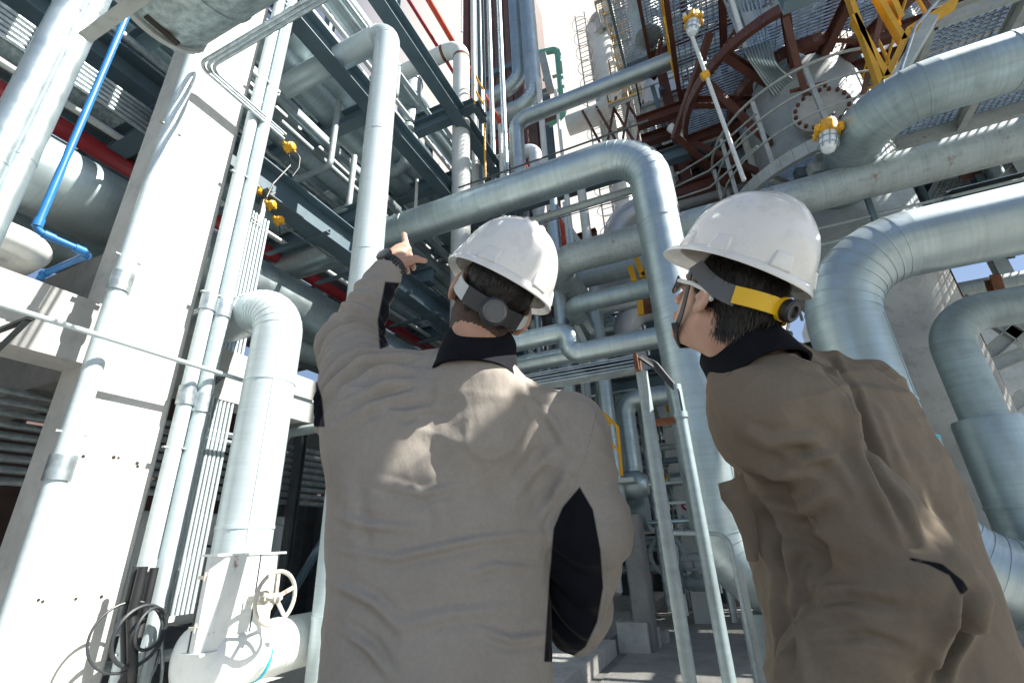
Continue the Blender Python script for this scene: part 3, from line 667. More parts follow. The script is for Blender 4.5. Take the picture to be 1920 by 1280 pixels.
# S-bend pipe
P0 = at(975, 640, Y=5.0); P1 = along(P0, 'x', px=1066); P2 = along(P1, 'y' if 0 else 'z', py=664); P3 = along(P2, 'x', px=1262)
pipe('silver S-bend pipe stepping down between the men', [P0 + A(-3, 0, 0), P1, P2, P3 + A(1, 0, 0)], .118, 'clad', seam=1.1, bend=.135, seg=32)
P0 = at(985, 682, Y=5.5); xpipe('silver pipe passing behind the S-bend', 940, 690, 5.5, 1090, .115, 'clad')
# verticals in the thicket
def vpipe(label, px, py, Y, r, py0, py1, m='clad', **k):
    P = at(px, py, Y=Y); a = along(P, 'z', py=py0); c = along(P, 'z', py=py1)
    return pipe(label, [a, c], r, m, **k)
vpipe('upright silver pipe right behind the left helmet', 1046, 520, 5.9, .10, 420, 1000, 'clad', seam=1.2)
vpipe('thin bright tube beside that upright, left one', 1072, 520, 6.4, .03, 380, 760, 'pole_paint', seam=0)
vpipe('thin bright tube further right in the thicket', 1082, 545, 6.4, .045, 430, 760, 'pole_paint', seam=0)
vpipe('bright upright silver pipe rising to a bend behind the S-bend', 1122, 640, 6.2, .105, 588, 960, 'clad', seam=1.0)
vpipe('slim silver upright beside the white pipe bend', 1134, 760, 6.6, .115, 600, 1000, 'clad', seam=1.0)
vpipe('thin white upright crossing the tan pipe', 1068, 420, 6.9, .05, 340, 600, 'white_pipe', seam=0)
vpipe('second white upright crossing the tan pipe', 1098, 420, 6.9, .08, 330, 600, 'white_pipe', seam=0)
vpipe('grey upright between the left helmet and the white uprights', 1042, 420, 6.6, .07, 330, 600, 'clad', seam=0)
for k, (a, c) in enumerate((((1070, 585), (1105, 660)), ((1088, 590), (1112, 625)))):
    steel(('longer' if k == 0 else 'shorter') + ' brown diagonal strut below the dull steel pipe', at(*a, Y=5.8), at(*c, Y=5.8), .07, .05, 'steel_pale', 'b')
steel('white diagonal brace against the orange-red frame', at(1035, 375, Y=8.5), at(1090, 460, Y=8.5), .1, .08, 'white_pipe', 'b')
steel('orange-red steel frame member behind the white uprights', at(1040, 395, Y=9), at(1062, 455, Y=9), .3, .2, 'orange', 'b')
steel('red steel cross member far behind the white uprights', at(1030, 470, Y=9.5), at(1120, 440, Y=9.5), .3, .2, 'redsteel', 'i')
# yellow brackets
for k, (a, c) in enumerate((((1192, 480), (1206, 520)), ((1206, 518), (1232, 488)), ((1182, 500), (1190, 528)), ((1200, 560), (1202, 590)))):
    steel(('upright', 'leaning', 'short', 'lowest')[k] + ' yellow bracket bar under the rusty white pipe', at(*a, Y=5.9), at(*c, Y=5.9), .07, .07, 'yellow', 'b')
b = MB(); q = at(1226, 560, Y=6.2); b.box(q, (.35, .25, .3)); b.box(q + A(0, -.13, -.12), (.3, .03, .2)); solo('terminal_box', b, 'rust', 'rusty terminal box tucked behind the big drop', 'box', None, 0)
# white pipe bend with bulb end
P = at(1262, 738, Y=6.6); Q = along(P, 'x', px=1168); T = along(Q, 'z', py=905); U = along(T, 'x', px=1205)
pipe('pale pipe bending down beside the S-bend to a low drum', [P + A(2, 0, 0), Q, T, T + A(-.5, 0, -.0)], .14, 'clad', seam=0, bend=.2, seg=28)
b = MB(); q = at(1165, 912, Y=6.5); b.lathe([(-.25, .02), (-.22, .12), (-.12, .18), (.25, .19), (.34, .12), (.36, .02)], q, (1, 0, 0), 24); solo('drum', b, 'clad', 'small silver drum below the pale pipe bend', 'drum')
P = at(1135, 965, Y=7); b = MB(); b.cyl(P, along(P, 'x', px=1215), .24, 24); solo('drum', b, 'clad_dull', 'dull horizontal drum lowest among the pipes', 'drum')
# cable tray on posts
P = at(1006, 716, Y=2.6); Q = along(P, 'x', px=1192)
ct = thing('cable_tray', 'grey cable tray carried on the slim post between the men', 'cable tray', Q)
b = MB(); b.channel(P + A(-1.5, 0, 0), Q, .075, .12, .006)
for k in range(3): b.beam(P + A(-1.5, -.063, -.02 + .02 * k), Q + A(0, -.063, -.02 + .02 * k), .004, .006)
b.build('tray', 'galv', ct, 0)
b = MB(); b.box(Q + A(.012, 0, 0), (.02, .13, .09)); b.build('end_plate', 'rust', ct, 0)
for k in range(4):
    b = MB(); e = at(1264 + 2 * k, 724, Y=2.6); b.path([Q + A(-.3, .02 * k - .03, .03), Q + A(.02, .02 * k - .03, .035 + .008 * k), (Q + e) / 2 + A(0.01, 0, .035 + .012 * k), e + A(0, 0, -.02), e + A(0, 0, -.15)], .009, 8, .06); b.build('cable', 'wire', ct)
T = at(1203, 697, Y=2.62); solo_b = MB(); solo_b.cyl((T[0], 2.62, 0), (T[0], 2.62, T[2]), .032, 16); solo_b.lathe([(0, .10), (.012, .10), (.014, .035)], (T[0], 2.62, 0), (0, 0, 1), 16); solo('tray_post', solo_b, 'grey_pipe', 'slim galvanised post under the end of the cable tray', 'post')
T = at(1266, 722, Y=2.62); b = MB(); b.cyl((T[0], 2.62, 0), (T[0], 2.62, T[2]), .030, 16); b.cyl((T[0], 2.62, T[2] - .18), (T[0], 2.62, T[2] - .15), .036, 16); solo('conduit_riser', b, 'clad_dull', 'shiny conduit post taking the black cables down, next to the big drop', 'conduit')
q = at(1225, 792, Y=2.9); steel('rusty short cross arm between the two slim posts', at(1210, 802, Y=2.75), along(at(1210, 802, Y=2.75), 'x', px=1275), .04, .05, 'rust', 'a')
for k, (px0, py0, px1, Y) in enumerate(((1216, 908, 1285, 4.9), (1240, 944, 1292, 4.9))):
    conduit(('upper' if k == 0 else 'lower') + ' thin grey rail behind the two slim posts', [at(px0, py0, Y=Y), along(at(px0, py0, Y=Y), 'x', px=px1)], .014, 'grey_pipe')
# white column far behind the posts, yellow rails, dark equipment
T = at(1275, 900, Y=8.5); steel('white steel column with a base plate behind the slim posts', (T[0], 8.5, 0), (T[0], 8.5, 3.6), .26, .24, 'white_pipe', 'i', (0, 1, 0), 'steel_post', 'steel post')
steel('yellow beam behind the slim posts', at(1235, 763, Y=8.3), along(at(1235, 763, Y=8.3), 'x', px=1290), .18, .1, 'yellow')
steel('pale corbel post behind the upper part of the slim posts', at(1238, 760, Y=7.5), at(1252, 800, Y=7.5), .12, .12, 'steel_pale', 'b')
T = at(1284, 860, Y=9.5); steel('yellow upright behind the white column', (T[0], 9.5, 0), (T[0], 9.5, 3.5), .12, .12, 'yellow', 'b', (0, 1, 0), 'steel_post', 'steel post')
yr = thing('handrail', 'yellow handrail of a small stair beside the left man\'s arm', 'handrail', at(1150, 890, Y=6.0))
def bars(pts, r, parent, m, name='rail'):
    b = MB(); b.path(pts, r, 8, r * 3); return b.build(name, m, parent)
bars([at(1128, 772, Y=6.0), at(1158, 800, Y=6.0), at(1166, 892, Y=6.0)], .022, yr, 'yellow'); bars([at(1140, 785, Y=6.0), at(1150, 900, Y=6.0)], .02, yr, 'yellow', 'post'); bars([at(1130, 815, Y=6.0), at(1160, 845, Y=6.0)], .014, yr, 'yellow')
b = MB(); b.box(at(1160, 903, Y=6.05), (.42, .3, .05)); b.build('step', 'steel_pale', yr, 0)
T = at(1185, 1000, Y=6.3); b = MB(); bevbox(b, T[0] - .12, T[0] + .10, 6.3, 6.6, 0, 1.45); solo('plinth', b, 'concrete_dk', 'slim concrete plinth carrying the small silver drum', 'plinth', None, 0)
b = MB(); q = at(1250, 1040, Y=7.6); b.torus(q, (-.3, -1, .1), .24, .035, 28, 8); solo('pipe_ring', b, 'grey_pipe', 'open round flange ring in the dark behind the posts', 'flange')
for k in range(10):
    x = -2.2 + .42 * k + .2 * rng.random(); y = 10.5 + 2.5 * rng.random(); h = 1.0 + 1.8 * rng.random()
    b = MB(); b.lathe([(0, .02), (0, .22), (h * .7, .22), (h * .85, .16), (h, .05)] if k % 2 else [(0, .3), (.1, .3), (.12, .16), (h, .16), (h + .02, .24), (h + .1, .24)], (x, y, .0), (0, 0, 1), 16)
    solo('small_vessel', b, 'steel_dark' if k % 3 else 'clad_dull', 'small dark upright vessel in the gloom at the far end of the road', 'vessel', 'gloomy small vessels')
for k in range(9):
    z = .6 + .42 * k; y = 9.0 + .5 * (k % 4)
    pipe('%s pipe crossing the gloom at the far end of the road' % HUE[('clad_dull', 'grey_pipe', 'steel_dark')[k % 3]], [(-4.2, y, z + .1), (1.1 + .3 * (k % 3), y, z + .1)], .06 + .035 * (k % 4), ('clad_dull', 'grey_pipe', 'steel_dark')[k % 3], group='far crossing pipes', seam=0)
for k in range(9):
    x = -3.6 + .62 * k; y = 9.6 + .7 * (k % 3)
    pipe('%s upright pipe in the gloom at the far end of the road' % HUE[('grey_pipe', 'clad_dull', 'steel')[k % 3]], [(x, y, 0), (x, y, 4.2 + .6 * (k % 4))], .05 + .03 * (k % 4), ('grey_pipe', 'clad_dull', 'steel')[k % 3], group='far upright pipes', seam=0)
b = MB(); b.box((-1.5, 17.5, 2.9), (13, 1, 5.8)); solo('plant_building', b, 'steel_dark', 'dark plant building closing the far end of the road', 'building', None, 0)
for z in (3.4, 5.6, 7.4):
    for y in (7.2, 9.8):
        steel('dark steel beam spanning the thicket of pipes', (-4.2, y, z), (1.5, y, z), .26, .18, 'steel', group='beams over the thicket')
for x in (-2.9, -.9): steel('blue-grey steel post in the thicket of pipes behind the left helmet', (x, 9.8, 0), (x, 9.8, 7.6), .24, .2, 'steel', up=(0, 1, 0), name='steel_post', cat='steel post', group='thicket posts')

# crowded small lines of the thicket between and behind the men
r5 = random.Random(31)
for k in range(40):
    y = 6.9 + 2.4 * r5.random(); z = .8 + 5.0 * r5.random(); x = -3.6 + 2.6 * r5.random(); L_ = .8 + 2.2 * r5.random(); r_ = r5.choice((.02, .03, .045, .07, .1))
    m_ = r5.choice(('clad', 'clad_dull', 'grey_pipe', 'steel', 'white_pipe', 'galv', 'steel_dark')); q = [(x, y, z), (x + L_, y, z)]
    if k % 3 == 0: q.append((x + L_, y, max(.2, z - .6 - r5.random())))
    if k % 3 == 1: q.append((x + L_, y + .8, z))
    pipe('small %s bent line in the crowded thicket of pipes beyond the tray posts' % HUE[m_], q, r_, m_, group='small thicket lines', seam=0, seg=12)
for k in range(26):
    x = -3.5 + 4.2 * r5.random(); y = 6.9 + 2.6 * r5.random(); z = .0 + 2 * r5.random(); r_ = r5.choice((.02, .03, .045, .06))
    m_ = r5.choice(('clad', 'grey_pipe', 'white_pipe', 'galv', 'steel')); pipe('small %s upright line in the crowded thicket of pipes beyond the tray posts' % HUE[m_], [(x, y, z), (x, y, z + 2.5 + 3 * r5.random())], r_, m_, group='small thicket uprights', seam=0, seg=12)
for k in range(14):
    x = -2.4 + 2.9 * r5.random(); y = 7.0 + 2.2 * r5.random(); z = .5 + 2.8 * r5.random(); s_ = .07 + .07 * r5.random()
    vt = thing('gate_valve', 'small hand valve on the lines of the thicket beyond the tray posts', 'valve', (x, y, z), 'small thicket valves')
    b = MB(); b.lathe([(-s_ * 1.6, s_), (-s_ * 1.3, s_), (-s_ * 1.25, s_ * .55), (-s_ * .6, s_ * .8), (s_ * .6, s_ * .8), (s_ * 1.25, s_ * .55), (s_ * 1.3, s_), (s_ * 1.6, s_)], (x, y, z), (1, 0, 0), 14); b.build('casing', 'grey_pipe', vt)
    b = MB(); b.lathe([(0, s_ * .5), (s_ * 1.6, s_ * .35), (s_ * 1.65, s_ * .15), (s_ * 2.6, s_ * .12)], (x, y, z), (0, -.6, .8), 10); b.build('bonnet', 'grey_pipe', vt)
    hb_ = A(x, y, z) + nrm(A(0, -.6, .8)) * s_ * 2.5; b = MB(); b.torus(hb_, (0, -.6, .8), s_ * 1.2, s_ * .14, 18, 6); b.beam(hb_ - A(s_ * 1.2, 0, 0), hb_ + A(s_ * 1.2, 0, 0), s_ * .2, s_ * .12); b.build('wheel', r5.choice(('redpipe', 'yellow', 'grey_pipe')), vt)

# ============================================================ UPPER CENTRE: far steel building, uprights, loops
c0 = at(878, 150, Y=14); c1 = at(978, 150, Y=14); zt = at(960, 322, Y=14)[2]
hb = thing('plant_building', 'tall brown-sided building high behind the white uprights', 'building', ((c0[0] + c1[0]) / 2, 16, 0))
b = MB(); x = c0[0]; prof = []
k = 0
while x < c1[0]:
    b.box((x + .14, 16, 17), (.24, 4.0 + .06 * (k % 2), 26)); x += .28; k += 1
b.build('siding', 'siding', hb, 0)
for z in (10, 14.0, 17.5, 21): b = MB(); b.beam((c0[0] - .1, 13.9, z), (c1[0] + .1, 13.9, z), .2, .3); b.build('girt', 'steel', hb, 0)
for x in (c0[0], c1[0]): b = MB(); b.beam((x, 13.9, 0), (x, 13.9, 29), .3, .3, (0, 1, 0)); b.build('corner_post', 'redsteel', hb, 0)
vpipe('white upright post with a sunlit face right of the rust-ringed pipe', 890, 200, 7.6, .085, -60, 440, 'white_pipe', seam=0)
vpipe('thin pale line beside the white upright post', 904, 200, 7.6, .02, -60, 440, 'pole_paint', seam=0)
vpipe('slim silver upright left of the twin bends', 922, 200, 7.9, .062, -60, 440, 'clad', seam=0)
vpipe('slim silver upright nearest the twin bends', 944, 200, 8.1, .068, -60, 440, 'clad', seam=1.6)
vpipe('thin pale upright between the rack and the white uprights', 866, 20, 8.6, .03, -60, 60, 'pole_paint', seam=0)
vpipe('short white upright with a rusty joint under the twin bends', 940, 290, 7.2, .05, 235, 440, 'white_pipe', seam=0)
for k, (px, pyb, xl, r) in enumerate(((975, 158, 905, .24), (1003, 192, 905, .26))):
    P = at(px, pyb, Y=10.5 - .3 * k); T = along(P, 'z', py=-80); L = along(P, 'x', px=xl)
    pipe(('inner' if k == 0 else 'outer') + ' of the twin silver pipes sweeping down and left before the brown building', [T, P, L], r, 'clad', seam=1.6, bend=.62, seg=32)
P = at(1290, 101, Y=7.5); Q = along(P, 'x', px=967); T = along(Q, 'z', py=440)
pipe('silver pipe crossing the sky and dropping left of the bright gap', [P + A(3.6, 0, 0), Q, T], .17, 'clad', seam=1.9, bend=.3, seg=32)
P = at(1003, 278, Y=9); pipe('short inverted-U pipe peeping over the big crossing pipe', [along(P, 'z', py=440), P, P + A(-1.6, 0, 0)], .17, 'tower', seam=0, bend=.26)
vpipe('white upright in the bright gap, left one', 1018, 250, 10, .085, 150, 440, 'white_pipe', seam=0)
vpipe('thin white upright in the bright gap, right one', 1051, 260, 10, .05, 170, 440, 'white_pipe', seam=0)
gl = [at(1012, 100, Y=14), at(1045, 93, Y=14), at(1057, 215, Y=14), at(1028, 234, Y=14)]
pipe('pale green pipe loop against the bright sky', gl, .14, 'green_pipe', seam=0, bend=.35, cat='pipe')
steel('leaning pale pipe brace in the bright gap', at(1018, 105, Y=13), at(1033, 170, Y=13), .3, .3, 'steel_pale', 'b')
b = MB(); 
for k in range(4): b.beam(at(1018, 150 + 28 * k, Y=14.5), at(1052, 140 + 28 * k, Y=14.5), .1, .1)
solo('platform', b, 'steel_pale', 'small pale platform frame behind the green loop', 'platform', None, 0)
steel('tan horizontal girder low in the bright gap', at(930, 255, Y=12), along(at(930, 255, Y=12), 'x', px=1045), .35, .2, 'siding')
steel('tan upright of the frame in the bright gap', at(1008, 330, Y=11.5) + A(0, 0, 6.3), at(1008, 330, Y=11.5) + A(0, 0, -7), .3, .3, 'siding', up=(0, 1, 0))

# ============================================================ TOWERS AGAINST THE SKY
def rail_run(parent, pts, h=1.05, m='yellow', r=.022, post=.9):
    """posts, top and mid rail along a polyline of floor points"""
    b = MB(); pts = [np.array(p, float) for p in pts]
    for a, c in zip(pts[:-1], pts[1:]):
        for f in (1, .52): b.cyl(a + A(0, 0, h * f), c + A(0, 0, h * f), r * (1 if f == 1 else .75), 6)
    b.build('rail', m, parent)
    for a, c in zip(pts[:-1], pts[1:]):
        n = max(1, int(round(np.linalg.norm(c - a) / post)))
        for k in range(n): q = a + (c - a) * k / n; b = MB(); b.cyl(q, q + A(0, 0, h), r, 6); b.build('post', m, parent)
    b = MB(); b.cyl(pts[-1], pts[-1] + A(0, 0, h), r, 6); b.build('post', m, parent)
    b = MB()
    for a, c in zip(pts[:-1], pts[1:]): b.beam(a + A(0, 0, .05), c + A(0, 0, .05), .006, .11)
    b.build('toe_board', m, parent, 0)
def platform(label, x0, x1, y0, y1, z, m='steel_pale', rail='yellow', sides='wsen', pitch=.12, joist=.9, h=.16, grat=True):
    root = thing('platform', label, 'platform', ((x0 + x1) / 2, (y0 + y1) / 2, z))
    b = MB()
    for p, q in (((x0, y0), (x1, y0)), ((x1, y0), (x1, y1)), ((x1, y1), (x0, y1)), ((x0, y1), (x0, y0))): b.channel((*p, z), (*q, z), h, .07)
    b.build('edge_channel', m, root, 0)
    x = x0 + joist
    while x < x1 - .2: b = MB(); b.ibeam((x, y0, z - .01), (x, y1, z - .01), h * .85, .09, .01); b.build('joist', m, root, 0); x += joist
    if grat:
        b = MB(); grating(b, lambda x, y: True, x0, x1, y0, y1, z + h / 2 + .01, pitch, .03, .012, pitch * 1.4); b.build('grating', 'galv', root, 0)
    c = {'s': [(x0, y0), (x1, y0)], 'e': [(x1, y0), (x1, y1)], 'n': [(x1, y1), (x0, y1)], 'w': [(x0, y1), (x0, y0)]}
    for s in sides:
        if rail: rail_run(root, [(*c[s][0], z + h / 2), (*c[s][1], z + h / 2)], m=rail)
    return root
# silver tower right of the bright gap
T = at(1262, 150, Y=11); tx = T[0] + .12
tw = thing('tower', 'broad silver tower with ring seams right of the bright gap', 'tower', (tx, 11.5, 0))
b = MB(); prof = [(0, 1.0)]
z = 1.6
while z < 26: prof += [(z, 1.0), (z + .01, 1.03), (z + .09, 1.03), (z + .1, 1.0)]; z += 2.4
b.lathe(prof + [(27, 1.0)], (tx, 11.5, 0), (0, 0, 1), 56); b.build('shell', 'tower', tw)
for k, (a0, z) in enumerate(((-1.9, 14.6), (-1.7, 17.5), (-2.2, 11.2))):
    b = MB()
    ang = [a0 + .16 * i for i in range(-5, 8)]
    vs = [(tx + r * math.cos(a), 11.5 + r * math.sin(a), z) for a in ang for r in (1.04, 1.5)]
    b.add(vs, [(2 * i, 2 * i + 1, 2 * i + 3, 2 * i + 2) for i in range(len(ang) - 1)])
    for i in range(len(ang) - 1): b.beam((tx + 1.5 * math.cos(ang[i]), 11.5 + 1.5 * math.sin(ang[i]), z), (tx + 1.5 * math.cos(ang[i + 1]), 11.5 + 1.5 * math.sin(ang[i + 1]), z), .05, .14)
    b.build('ring_walkway', 'steel_pale', tw, 0)
# white pipe column with platforms and ladders (the busy tower against the sky)
T = at(1130, 150, Y=16); 
pipe('tall white column pipe at the edge of the bright gap', [T + A(0, 0, -22), T + A(0, 0, 3.5)], .44, 'white_pipe', seam=2.0)
Pq = at(1150, 205, Y=15); Pl = along(Pq, 'x', px=1065); pipe('pale pipe bending left across the bright gap', [Pq + A(0, 0, 4.0), Pq, Pl], .42, 'white_pipe', seam=0, bend=.8)
b = MB(); q = at(1130, 40, Y=16); b.lathe([(-1.2, .44), (-1.18, .62), (-1.0, .62), (-.4, .60), (-.38, .75), (-.2, .75), (-.18, .4)], q, (0, 0, 1), 24); solo('vent_head', b, 'tower', 'round head on the white column pipe', 'vent head')
busy = [(1168, 30, 1.5, 1.2), (1190, 85, 1.6, 1.2), (1178, 150, 1.2, 1.0), (1200, 190, 2.3, 1.4), (1150, 5, 1.5, 1.4), (1225, 60, 1.3, 1.2)]
for k, (px, py, w, d) in enumerate(busy):
    T = at(px, py, Y=14.5)
    platform(('second highest', 'third', 'small', 'widest and lowest', 'top', 'right-hand')[k] + ' yellow-railed platform of the tower by the bright gap', T[0] - w / 2, T[0] + w / 2, 14.2, 14.2 + d, T[2], 'steel_pale', 'yellow', 'wsen', .1, .5, .14)
for k, (px, r) in enumerate(((1172, .16), (1192, .24), (1212, .13), (1160, .1), (1228, .2))):
    T = at(px, 150, Y=15.6); pipe(('slim', 'stout', 'thin', 'thinnest', 'right-hand')[k] + ' pale riser of the platformed tower by the bright gap', [T + A(0, 0, -18), T + A(0, 0, 6.5)], r, ('white_pipe', 'tower', 'clad')[k % 3], seam=0)
for k, px in enumerate((1112, 1240)):
    T = at(px, 200, Y=15.0); ld = thing('ladder', ('left' if k == 0 else 'right') + ' yellow-railed ladder of the tower by the bright gap', 'ladder', T + A(0, 0, -6))
    for s in (-.22, .22):
        b = MB(); b.beam(T + A(s, 0, -9), T + A(s, 0, 6), .05, .05, (0, 1, 0)); b.build('stringer', 'steel_pale' if k == 0 else 'yellow', ld, 0)
    b = MB()
    for i in range(48): b.cyl(T + A(-.22, 0, -9 + .31 * i), T + A(.22, 0, -9 + .31 * i), .016, 6)
    b.build('rung_set', 'steel_pale', ld)
    for i in range(14): b = MB(); b.torus(T + A(0, -.3, -7.5 + .95 * i), (0, 0, 1), .36, .014, 16, 5); b.build('cage_hoop', 'steel_pale', ld)
for k in range(8):
    T = at(1120 + 14 * k, 235 - 4 * k, Y=14.2); steel('red-brown brace under the lowest platforms by the bright gap', T + A(0, 0, -2.2), T + A(.9 * (-1) ** k, .3, 1.4), .1, .08, 'redsteel', 'a', group='red-brown braces by the bright gap')

# ============================================================ VESSEL AND ITS PLATFORMS, RIGHT
VX, VY = 2.05, 6.6
vs_ = thing('vessel', 'big grey upright vessel on a stained skirt behind the right man', 'vessel', (VX, VY, 0))
b = MB(); b.lathe([(0, .86), (.25, .86), (.27, .78), (3.9, .74), (3.92, .79), (4.05, .79)], (VX, VY, 0), (0, 0, 1), 56); b.build('skirt', 'skirt', vs_)
b = MB(); b.lathe([(4.05, .74), (4.4, .76), (5.6, .76), (5.61, .775), (5.66, .775), (5.67, .76), (7.0, .76), (7.25, .70), (7.42, .52), (7.5, .2)], (VX, VY, 0), (0, 0, 1), 56); b.build('shell', 'vessel', vs_)
mh = at(1540, 215, Y=5.75); ax = nrm(A(mh[0] - VX, mh[1] - VY, 0)); mc = A(VX, VY, mh[2]) + ax * .80
b = MB(); b.lathe([(-.1, .25), (.06, .25), (.062, .32), (.10, .32), (.102, .325), (.15, .325), (.155, .29), (.16, .02)], mc, ax, 32); b.build('manhole', 'skirt', vs_)
hh = A(0, 0, 1); uu = np.cross(ax, hh)
for k in range(18):
    b = MB(); a = k * 6.283 / 18; q = mc + (uu * math.cos(a) + hh * math.sin(a)) * .285; b.cyl(q + ax * .05, q + ax * .19, .024, 6); b.build('bolt', 'redsteel', vs_)
b = MB(); b.cyl(mc + hh * .42 - uu * .15 + ax * .1, mc + hh * .42 + uu * .25 + ax * .2, .025, 8); b.cyl(mc + hh * .42 - uu * .15 - ax * .1, mc + hh * .42 - uu * .15 + ax * .12, .022, 8); b.build('davit', 'rust', vs_)
q = A(VX, VY, 0); T = at(1500, 90, Y=6.4)
b = MB(); b.lathe([(7.3, .30), (7.6, .30), (7.62, .40), (7.72, .40), (7.73, .28), (11.5, .28)], (VX - .1, VY, 0), (0, 0, 1), 32); b.build('outlet_neck', 'rusty_pipe', vs_)
def rq(a, r, z): return A(VX + r * math.cos(a), VY + r * math.sin(a), z)
# lower ring platform
Z1, RO = 5.27, 1.36
A0, A1 = R(150), R(287)
rp = thing('platform', 'curved grey grating platform round the vessel with open handrails', 'platform', (VX, VY, Z1))
def ring_poly(a0, a1, r0, r1):
    def fn(x, y):
        d = math.hypot(x - VX, y - VY); a = math.atan2(y - VY, x - VX) % 6.28319
        return r0 < d < r1 and a0 < a < a1
    return fn
b = MB(); grating(b, ring_poly(A0, A1, .8, RO), VX - RO, VX + RO, VY - RO, VY + RO, Z1, .04, .028, .006, .1); b.build('grating', 'galv', rp, 0)
b = MB(); N = 22
for i in range(N):
    a, c = A0 + (A1 - A0) * i / N, A0 + (A1 - A0) * (i + 1) / N; b.channel(rq(c, RO, Z1 - .02), rq(a, RO, Z1 - .02), .17, .06)
b.build('toe_plate', 'steel_pale', rp, 0)
for i in range(6):
    a = A0 + (A1 - A0) * (i + .5) / 6; b = MB(); b.ibeam(rq(a, .76, Z1 - .09), rq(a, RO, Z1 - .09), .1, .07, .01); b.build('bracket', 'steel_pale', rp, 0)
for i in range(6):
    a = A0 + (A1 - A0) * i / 5; b = MB(); b.angle(rq(a, RO, Z1), rq(a, RO, Z1 + 1.15), .05, .05, .008, (1, 0, 0)); b.build('post', 'steel_pale', rp, 0)
for h_ in (.42, .78, 1.15):
    b = MB(); b.path([rq(A0 + (A1 - A0) * i / N, RO, Z1 + h_) for i in range(N + 1)], .018 if h_ > 1 else .013, 8, .05); b.build('rail', 'steel_pale', rp)
# lower walkway continuing along the left, thinner rails
b0 = at(1290, 335, Y=6.6); b1 = at(1400, 372, Y=5.9)
# red-brown upper frames
rf = thing('platform', 'red-brown ring platform high round the vessel with grating floor', 'platform', (VX, VY, 7.25))
Z2, RI, RO2 = 7.2, .95, 1.62
b = MB(); grating(b, ring_poly(R(110), R(330), RI, RO2), VX - RO2, VX + RO2, VY - RO2, VY + RO2, Z2 + .12, .05, .028, .007, .13); b.build('grating', 'galv', rf, 0)
for rr in (RI, RO2):
    b = MB()
    for i in range(28):
        a, c = R(110 + 220 * i / 28), R(110 + 220 * (i + 1) / 28); b.channel(rq(c, rr, Z2), rq(a, rr, Z2), .15, .07)
    b.build('ring_beam', 'redsteel', rf, 0)
for i in range(8):
    a = R(120 + 28 * i); b = MB(); b.ibeam(rq(a, .7, Z2 - .05), rq(a, RO2, Z2 - .02), .16, .1, .012); b.build('radial_beam', 'redsteel', rf, 0)
for i in range(5):
    a = R(135 + 42 * i); b = MB(); b.angle(rq(a, .78, Z2 - 1.1), rq(a, RO2 - .05, Z2 - .1), .08, .08, .01); b.build('brace', 'redsteel', rf, 0)
for z, x0, x1, y0, y1, lb in ((8.9, .55, 3.2, 4.9, 7.4, 'red-brown rectangular grating platform above the ring platform'), (11.2, .2, 3.6, 5.2, 8.2, 'highest red-brown grating platform at the top of the picture')):
    platform(lb, x0, x1, y0, y1, z, 'redsteel', 'yellow' if z < 10 else None, 'w', .07, .8, .2)
platform('long red-brown walkway in the frame behind the vessel', 2.6, 6.5, 7.6, 9.2, 7.0, 'redsteel', 'yellow', 's', .07, .9, .18)
platform('dim red-brown walkway low behind the ring platform', .3, 2.2, 8.0, 9.2, 5.6, 'redsteel', 'steel_pale', 'ws', .07, .7, .2)
for k, (a, c, Y) in enumerate((((1290, 300), (1395, 310), 8.2), ((1310, 350), (1420, 350), 8.0), ((1300, 395), (1430, 380), 8.4), ((1330, 240), (1470, 215), 8.2))):
    P = at(*a, Y=Y); steel('red-brown floor beam in the gloom left of the vessel', P, along(P, 'x', px=c[0]), .3, .2, 'redsteel', group='red-brown beams left of the vessel')
for k, x in enumerate((.35, .38, 3.3, 3.6)):
    y = (5.2, 8.4, 5.1, 8.6)[k]; steel('tall red-brown post of the vessel frame', (x, y, 0 if k in (1, 3) else 8.9), (x, y, 13), .22, .2, 'redsteel', up=(0, 1, 0), name='steel_post', cat='steel post', group='vessel frame posts')
for k, (a, c) in enumerate((((1330, 60), (1262, 260)), ((1262, 260), (1340, 330)), ((1400, 30), (1290, 200)), ((1545, 160), (1590, 60)))):
    steel(('long', 'lower', 'upper', 'right-hand')[k] + ' red-brown diagonal brace of the vessel frame', at(*a, Y=6.0), at(*c, Y=6.9), .1, .1, 'redsteel', 'a')
# crowded service pipes, drums and floors of the tower frame behind the ring platforms
r3 = random.Random(11)
TINT = ('grey_pipe', 'clad_dull', 'redsteel', 'steel', 'rusty_pipe', 'white_pipe', 'redsteel', 'steel_dark')
for k in range(46):
    x = -.1 + 4.6 * r3.random(); y = 8.0 + 2.6 * r3.random(); z = 4.8 + 2.5 * r3.random(); L_ = 2.5 + 4 * r3.random(); r_ = r3.choice((.03, .04, .05, .07, .1, .14)); m_ = r3.choice(TINT)
    if (x - tx) ** 2 + (y - 11.5) ** 2 < 1.5: continue
    pipe('upright %s service pipe in the crowded tower frame behind the vessel' % HUE[m_], [(x, y, z), (x, y, z + L_)], r_, m_, group='upright tower service pipes', seam=0, seg=14)
for k in range(44):
    x = -.3 + 3.0 * r3.random(); y = 7.6 + 2.6 * r3.random(); z = 5.0 + 7.5 * r3.random(); L_ = 1.2 + 3 * r3.random(); r_ = r3.choice((.025, .035, .05, .07, .11)); m_ = r3.choice(TINT)
    d = A(L_, 0, 0) if k % 3 else A(0, L_ * .5, 0)
    pipe('level %s service pipe in the crowded tower frame behind the vessel' % HUE[m_], [(x, y, z), A(x, y, z) + d], r_, m_, group='level tower service pipes', seam=0, seg=14)
